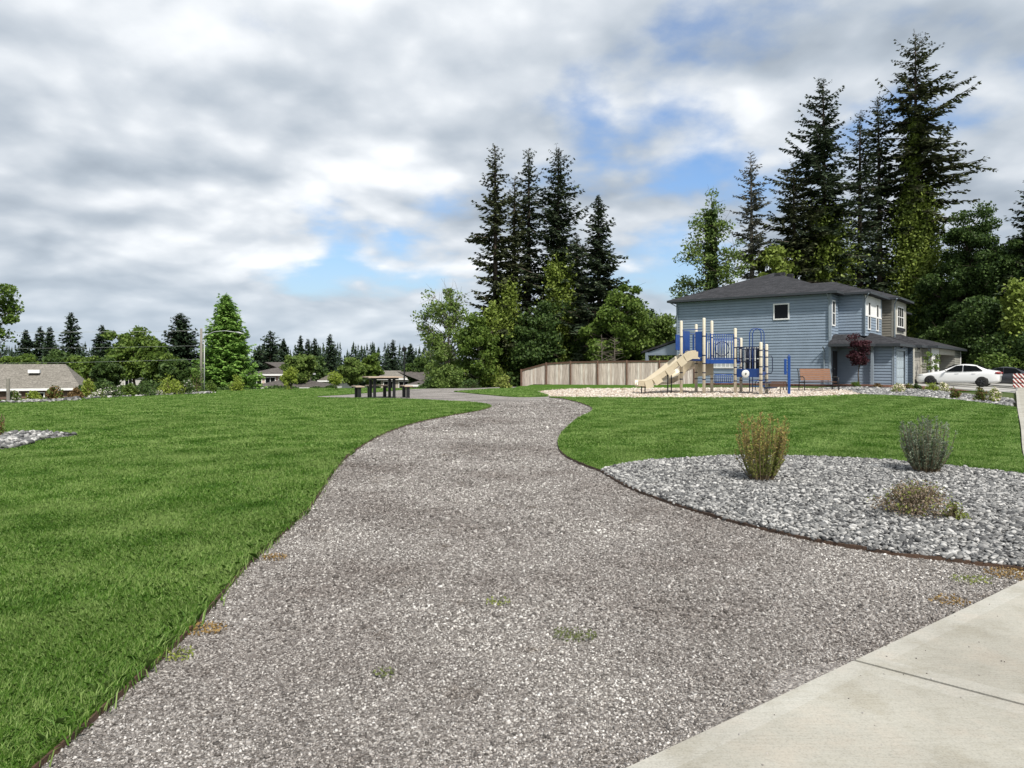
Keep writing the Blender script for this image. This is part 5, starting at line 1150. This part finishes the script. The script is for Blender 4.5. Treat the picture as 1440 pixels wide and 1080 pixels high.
# ---------------------------------------------------------------- plum tree and planting by the houses
xt, yt = loc2w(.75, -4.4); k = (1208 - CX) / F; sft = k * yt
broadleaf('plum_tree', 'small dark red-leaved plum tree before the blue garage wall', 'tree', (k * 41.5, 41.5, Tz(k * 41.5, 41.5)), 2.95, .5, 2.0, .98, 151, m_red, 44, 90, .055, .24, .05, taper=-.35)
broadleaf('young_tree', 'thin light-green sapling before the pale grey garage wall', 'tree', (xat(1308, 47), 47, Tz(xat(1308, 47), 47)), 2.3, .5, 1.4, .8, 152, m_declight, 18, 40, .05, .2, .03, twigs=2)
for i, (px, py, w, h, mt, m2, f2, label, Y) in enumerate([
    (1263, 551, 20, 19, m_lime, m_cream, .5, 'cream-variegated round shrub before the blue garage door', 31), (1203, 543, 16, 10, m_dec, None, 0, 'low green shrub at the foot of the red plum tree', 39.5), (1235, 544, 14, 7, m_rust, None, 0, 'low brown shrub on the bark bed right of the plum tree', 38.5),
    (1311, 548, 20, 13, m_lime, None, 0, 'flat lime shrub before the front wheel of the white car', 34), (1327, 549, 18, 15, m_lime, m_cream, .5, 'cream-flecked shrub left of the dark upright one', 32.5), (1343, 563, 15, 18, m_dec, m_rust, .35, 'dark upright shrub in the gravel strip', 25),
    (1378, 567, 18, 22, m_dec, m_rust, .3, 'dark upright shrub before the rear wheel of the white car', 23.5), (1397, 569, 20, 23, m_lime, m_cream, .45, 'pale yellow shrub at the right end of the gravel strip', 22.8),
    (1277, 546, 14, 7, m_rust, m_dec, .4, 'low reddish shrub at the corner of the blue garage', 38), (1290, 545, 13, 8, m_decdark, None, 0, 'low dark shrub by the front bumper of the white car', 38)]):
    x = xat(px, Y); bush('shrub', label, 'shrub', (x, Y, Tz(x, Y)), w * Y / F, h * Y / F, 230 + i, mt, 900, .03, 'shrubs by the row houses', m2, f2)

# ---------------------------------------------------------------- cars
m_carw = M('white_car_paint', (.80, .80, .80), (.77, .77, .77), 1, .22, coat=.6, spec=.5); m_card = M('dark_car_paint', (.03, .034, .04), (.028, .03, .036), 1, .22, coat=.6); m_tyre = M('tyre_rubber', (.018, .018, .018), (.025, .025, .025), 20, .8); m_rim = M('dark_alloy_rim', (.10, .10, .11), (.07, .07, .08), 10, .35, metal=.8)
m_tail = M('red_tail_lamp', (.3, .02, .02), (.22, .015, .015), 10, .2); m_head = M('clear_headlamp', (.5, .52, .54), (.4, .42, .44), 10, .1); m_cglass = glassmat('tinted_car_glass', (.004, .005, .006), .12, .08); m_plate = M('licence_plate', (.6, .6, .58), None, 10)
def sedan(label, loc, rz, paintm):
    t = thing('parked_car', label, 'car', loc, rz)
    # stations along x (front at +x): x, half width, bottom z, waist z, top z (bonnet/boot or roof), roof half width
    S = [(2.30, .62, .30, .52, .60, .55), (2.22, .76, .20, .56, .68, .64), (1.95, .86, .18, .62, .80, .70), (1.45, .90, .18, .66, .90, .72), (.95, .90, .18, .70, .97, .72), (.80, .905, .18, .72, 1.0, .70), (.10, .91, .18, .74, 1.37, .57), (-.3, .91, .18, .75, 1.43, .565),
         (-.75, .91, .18, .76, 1.42, .56), (-1.15, .905, .18, .77, 1.33, .57), (-1.72, .90, .18, .78, 1.06, .66), (-1.95, .88, .20, .77, 1.03, .68), (-2.2, .82, .26, .74, 1.0, .66), (-2.30, .72, .36, .70, .92, .58)]
    mb = MB(); n = 14
    for x, w, zb, zw, zt, wr in S:
        belt = zw + (.16 if zt > 1.0 else (zt - zw) * .62); belt = min(belt, zt - .05)
        half = [(w * .55, zb), (w * .93, zb + .02), (w, zb + .14), (w * 1.0, zw - .06), (w * .975, belt), (wr + (w - wr) * .1, zt - .045 if zt > 1.0 else zt - .03), (wr * .7, zt)]
        for y, z in half: mb.v.append((x, y, z))
        for y, z in half[::-1]: mb.v.append((x, -y, z))
    for i in range(len(S) - 1):
        for k in range(n): k2 = (k + 1) % n; mb.f.append((i * n + k, i * n + k2, (i + 1) * n + k2, (i + 1) * n + k)); mb.m.append(0)
    mb.f.append(tuple(range(n))); mb.m.append(0); e = (len(S) - 1) * n; mb.f.append(tuple(e + k for k in range(n))); mb.m.append(0)
    o = mb.build('body', paintm, t, smooth=True); s_ = o.modifiers.new('s', 'SUBSURF'); s_.levels = s_.render_levels = 2
    for sd in (-1, 1):                              # side glass, slightly proud of the cabin side
        yb, yt_ = .902, .655
        def P(x, z): 
            u = (z - .92) / (1.36 - .92); return (x, sd * (yb + (yt_ - yb) * u + .012), z)
        for pts in ([(.62, .94), (-.33, .95), (-.33, 1.345), (.02, 1.31)], [(-.38, .95), (-1.42, 1.0), (-1.05, 1.29), (-.38, 1.345)]):
            mb = MB(); a = [P(*p) for p in pts]; b = [(x, y - sd * .03, z) for x, y, z in a]; mb.face(a); mb.face(b[::-1])
            for i in range(4): mb.face([a[i], b[i], b[(i + 1) % 4], a[(i + 1) % 4]])
            mb.build('side_window', m_cglass, t)
        mb = MB(); mb.tube([(.55, sd * .88, 1.0), (.56, sd * .98, 1.02), (.54, sd * 1.06, 1.01)], [.03, .075, .05], 8); mb.build('mirror', paintm, t, smooth=True)
        for hx in (-.05, -.95): mb = MB(); mb.tube([(hx + .1, sd * .915, .84), (hx, sd * .935, .845), (hx - .1, sd * .915, .84)], .014, 5); mb.build('handle', paintm, t)
        mb = MB(); mb.tube([(-2.05, sd * .84, .86), (-2.2, sd * .76, .86), (-2.3, sd * .6, .85)], [.05, .085, .06], 8); mb.build('taillight', m_tail, t, smooth=True)
        mb = MB(); mb.tube([(1.85, sd * .82, .72), (2.08, sd * .74, .69), (2.24, sd * .56, .62)], [.03, .07, .05], 8); mb.build('headlight', m_head, t, smooth=True)
        for wx in (1.42, -1.36):
            mb = MB(); mb.lathe([(.30, -.10), (.36, -.09), (.36, .0), (.355, .012)], (wx, sd * .885, .33), 22, 'y'); mb.build('wheel_arch', m_black, t, smooth=True)
            mb = MB(); mb.lathe([(.20, -.1), (.30, -.105), (.325, -.07), (.325, .07), (.30, .105), (.20, .1)], (wx, sd * .82, .32), 24, 'y'); wl = mb.build('wheel', m_tyre, t, smooth=True)
            mb = MB(); mb.lathe([(.205, -.06), (.21, .06)], (wx, sd * .82, .32), 20, 'y')
            for k in range(5):
                a = 6.283 * k / 5; mb.beam((wx, sd * .93, .32), (wx + .2 * math.cos(a), sd * .925, .32 + .2 * math.sin(a)), .03, .05, (0, 1, 0))
            mb.build('rim', m_rim, wl)
    for nm, pts, ofs in (('windscreen', [(.80, .66, 1.0), (.80, -.66, 1.0), (.14, -.5, 1.375), (.14, .5, 1.375)], (.015, 0, .02)), ('rear_window', [(-1.68, .6, 1.085), (-1.68, -.6, 1.085), (-1.14, -.5, 1.345), (-1.14, .5, 1.345)], (-.02, 0, .025))):
        mb = MB(); mb.hexa([tuple(Vector(p) - Vector(ofs)) for p in pts] + [tuple(Vector(p) + Vector(ofs)) for p in pts]); mb.build(nm, m_cglass, t)
    mb = MB(); mb.box((-2.335, -.24, .66), (-2.30, .24, .78)); mb.build('licence_plate', m_plate, t)
    mb = MB(); mb.box((2.2, -.5, .28), (2.30, .5, .42)); mb.build('grille', m_black, t)
    return t
d = HU; c = np.array([30.55, 44.4]) + d * 2.3; rz = math.atan2(d[1], d[0])
sedan('white sedan with tinted windows parked before the row houses', (c[0], c[1], Tz(*c) + .03), rz, m_carw)
c2 = np.array([xat(1404, 51.5), 51.5]); sedan('dark sedan parked behind the white one', (c2[0], c2[1], Tz(*c2)), rz, m_card)

# ---------------------------------------------------------------- barricade at the end of the sidewalk
mB, nt, b, N, L = nodes('red_white_stripes'); tc = N('ShaderNodeTexCoord'); sp = N('ShaderNodeSeparateXYZ'); L(tc.outputs['Object'], sp.inputs[0])
a1 = N('ShaderNodeMath'); a1.operation = 'ADD'; L(sp.outputs[0], a1.inputs[0]); L(sp.outputs[2], a1.inputs[1]); a2 = N('ShaderNodeMath'); a2.operation = 'MULTIPLY'; a2.inputs[1].default_value = 4.2; L(a1.outputs[0], a2.inputs[0])
a3 = N('ShaderNodeMath'); a3.operation = 'FRACT'; L(a2.outputs[0], a3.inputs[0]); rp = ramp(nt, [(0, (.7, .68, .66)), (.42, (.22, .03, .025))]); rp.color_ramp.interpolation = 'CONSTANT'; L(a3.outputs[0], rp.inputs['Fac']); L(rp.outputs['Color'], b.inputs['Base Color'])
xb, yb = xat(1448, 40.5), 40.5; bt = thing('barricade', 'red and white striped barricade at the far end of the sidewalk', 'barricade', (xb, yb, Tz(xb, yb)))
for z in (.30, .58, .86): mb = MB(); mb.box((-.95, -.02, z - .02), (.95, .02, z + .20)); mb.build('board', mB, bt)
for s_ in (-.7, .7): mb = MB(); mb.box((s_ - .04, .02, -.05), (s_ + .04, .07, 1.1)); mb.box((s_ - .04, -.4, -.02), (s_ + .04, .5, .05)); mb.build('leg', m_galv, bt)

# ---------------------------------------------------------------- sky, sun, camera
w = bpy.data.worlds.new('World'); scene.world = w; w.use_nodes = True; nt = w.node_tree; N, L = nt.nodes.new, nt.links.new; bg = nt.nodes['Background']
SUN = Vector((.40, -.92, 0)).normalized() * math.cos(R(50)) + Vector((0, 0, math.sin(R(50))))
sky = N('ShaderNodeTexSky'); sky.sky_type = 'NISHITA'; sky.sun_disc = False; sky.sun_elevation = R(50); sky.sun_rotation = math.atan2(SUN.x, SUN.y); sky.air_density = 1.2; sky.dust_density = 1.5
def math_(op, a, b=None, c=None):
    n = N('ShaderNodeMath'); n.operation = op
    for i, v in enumerate((a, b, c)):
        if v is None: continue
        if isinstance(v, (int, float)): n.inputs[i].default_value = v
        else: L(v, n.inputs[i])
    return n.outputs[0]
tc = N('ShaderNodeTexCoord'); sp = N('ShaderNodeSeparateXYZ'); L(tc.outputs['Generated'], sp.inputs[0])
den = math_('ADD', math_('MAXIMUM', sp.outputs[2], 0.0), .30)
u = math_('DIVIDE', sp.outputs[0], den); v = math_('DIVIDE', sp.outputs[1], den)
cb = N('ShaderNodeCombineXYZ'); L(u, cb.inputs[0]); L(v, cb.inputs[1])
def noise(vec, scale, det, rough, off=(0, 0, 0), dist=0):
    mp = N('ShaderNodeMapping'); mp.inputs['Location'].default_value = off; L(vec, mp.inputs['Vector'])
    n = N('ShaderNodeTexNoise'); n.inputs['Scale'].default_value = scale; n.inputs['Detail'].default_value = det; n.inputs['Roughness'].default_value = rough; n.inputs['Distortion'].default_value = dist; L(mp.outputs[0], n.inputs['Vector']); return n.outputs['Fac']
def billow(vec, scale, off, det=3.5, rough=.5):
    mp = N('ShaderNodeMapping'); mp.inputs['Location'].default_value = off; L(vec, mp.inputs['Vector'])
    nw_ = N('ShaderNodeTexNoise'); nw_.inputs['Scale'].default_value = scale * .9; nw_.inputs['Detail'].default_value = 5; L(mp.outputs[0], nw_.inputs['Vector'])
    ma = N('ShaderNodeVectorMath'); ma.operation = 'MULTIPLY_ADD'; L(nw_.outputs['Color'], ma.inputs[0]); ma.inputs[1].default_value = (.55 / scale,) * 3; L(mp.outputs[0], ma.inputs[2])
    vo = N('ShaderNodeTexVoronoi'); vo.voronoi_dimensions = '2D'; vo.feature = 'SMOOTH_F1'; vo.normalize = True; vo.inputs['Scale'].default_value = scale; vo.inputs['Detail'].default_value = det; vo.inputs['Roughness'].default_value = rough; vo.inputs['Smoothness'].default_value = .7; L(ma.outputs[0], vo.inputs['Vector'])
    return math_('SUBTRACT', 1, vo.outputs['Distance'])
n1 = noise(cb.outputs[0], .9, 9, .55, (3.1, 1.7, 0), .1); n3 = noise(cb.outputs[0], 5.5, 8, .6, (7, 2, 0), 0); n4 = noise(cb.outputs[0], .6, 3, .5, (1.5, 5.2, 0))
b1 = billow(cb.outputs[0], 2.1, (2.2, 9.4, 0)); b2 = billow(cb.outputs[0], 2.1, (2.2, 9.49, 0), 2)
# a thinner part of the cloud layer in the direction right of the grove
gd = Vector((.38, 1, .27)).normalized(); dt = N('ShaderNodeVectorMath'); dt.operation = 'DOT_PRODUCT'; nv = N('ShaderNodeVectorMath'); nv.operation = 'NORMALIZE'; L(tc.outputs['Generated'], nv.inputs[0]); L(nv.outputs[0], dt.inputs[0]); dt.inputs[1].default_value = gd
clear = N('ShaderNodeMapRange'); clear.interpolation_type = 'SMOOTHSTEP'; L(dt.outputs['Value'], clear.inputs[0]); clear.inputs[1].default_value = .93; clear.inputs[2].default_value = 1.0; clear.inputs[3].default_value = 0; clear.inputs[4].default_value = .12
dens = math_('SUBTRACT', math_('ADD', math_('MULTIPLY', n1, .5), math_('ADD', math_('MULTIPLY', n3, .14), math_('MULTIPLY', math_('SUBTRACT', b1, .25), .5))), clear.outputs[0])
cov = N('ShaderNodeMapRange'); cov.interpolation_type = 'SMOOTHSTEP'; L(dens, cov.inputs[0]); cov.inputs[1].default_value = .36; cov.inputs[2].default_value = .47; cov.inputs[3].default_value = 0; cov.inputs[4].default_value = 1
lit = math_('ADD', math_('MULTIPLY', math_('SUBTRACT', b1, b2), 1.9), math_('ADD', math_('MULTIPLY', math_('SUBTRACT', n3, .5), .35), math_('ADD', math_('MULTIPLY', math_('SUBTRACT', .5, n4), 1.3), math_('ADD', math_('MULTIPLY', math_('SUBTRACT', b1, .6), .55), math_('ADD', math_('MULTIPLY', math_('SUBTRACT', .5, n1), 1.1), .42)))))
cr = ramp(nt, [(0.02, (.19, .225, .27)), (.35, (.295, .333, .378)), (.62, (.42, .45, .485)), (.95, (.62, .635, .65))]); L(lit, cr.inputs['Fac'])
cl = N('ShaderNodeMixRGB'); cl.blend_type = 'MULTIPLY'; cl.inputs[0].default_value = 1; L(cr.outputs['Color'], cl.inputs[1]); cl.inputs[2].default_value = (10, 10, 10, 1)
skm = N('ShaderNodeMixRGB'); skm.blend_type = 'MULTIPLY'; skm.inputs[0].default_value = 1; L(sky.outputs['Color'], skm.inputs[1]); skm.inputs[2].default_value = (.66, .80, 1.0, 1)
mx = N('ShaderNodeMixRGB'); L(cov.outputs[0], mx.inputs[0]); L(skm.outputs[0], mx.inputs[1]); L(cl.outputs[0], mx.inputs[2])
# pale band near the horizon
hz = N('ShaderNodeMapRange'); hz.interpolation_type = 'SMOOTHSTEP'; L(sp.outputs[2], hz.inputs[0]); hz.inputs[1].default_value = .0; hz.inputs[2].default_value = .2; hz.inputs[3].default_value = .55; hz.inputs[4].default_value = 0
mh = N('ShaderNodeMixRGB'); L(hz.outputs[0], mh.inputs[0]); L(mx.outputs[0], mh.inputs[1]); mh.inputs[2].default_value = (3.3, 3.9, 4.5, 1)
L(mh.outputs[0], bg.inputs['Color']); bg.inputs['Strength'].default_value = .1
sl = bpy.data.lights.new('sun', 'SUN'); sl.energy = 2.8; sl.angle = R(5); sl.color = (1, .95, .87); so = link(bpy.data.objects.new('sun', sl)); so.rotation_euler = (-SUN).to_track_quat('-Z', 'Y').to_euler(); so.location = (20, -10, 40)
cam = bpy.data.cameras.new('camera'); cam.lens = 25; cam.sensor_width = 36; cam.shift_y = -26 / 1440; cam.clip_end = 9000; cam.clip_start = .05
co = link(bpy.data.objects.new('camera', cam)); co.location = (0, 0, EYE); co.rotation_euler = (R(90), 0, 0); scene.camera = co
scene.view_settings.view_transform = 'Standard'; scene.view_settings.look = 'None'; scene.view_settings.exposure = .8; scene.view_settings.gamma = 1
scene.cycles.max_bounces = 6; scene.cycles.diffuse_bounces = 3; scene.cycles.transmission_bounces = 3; scene.cycles.use_denoising = True
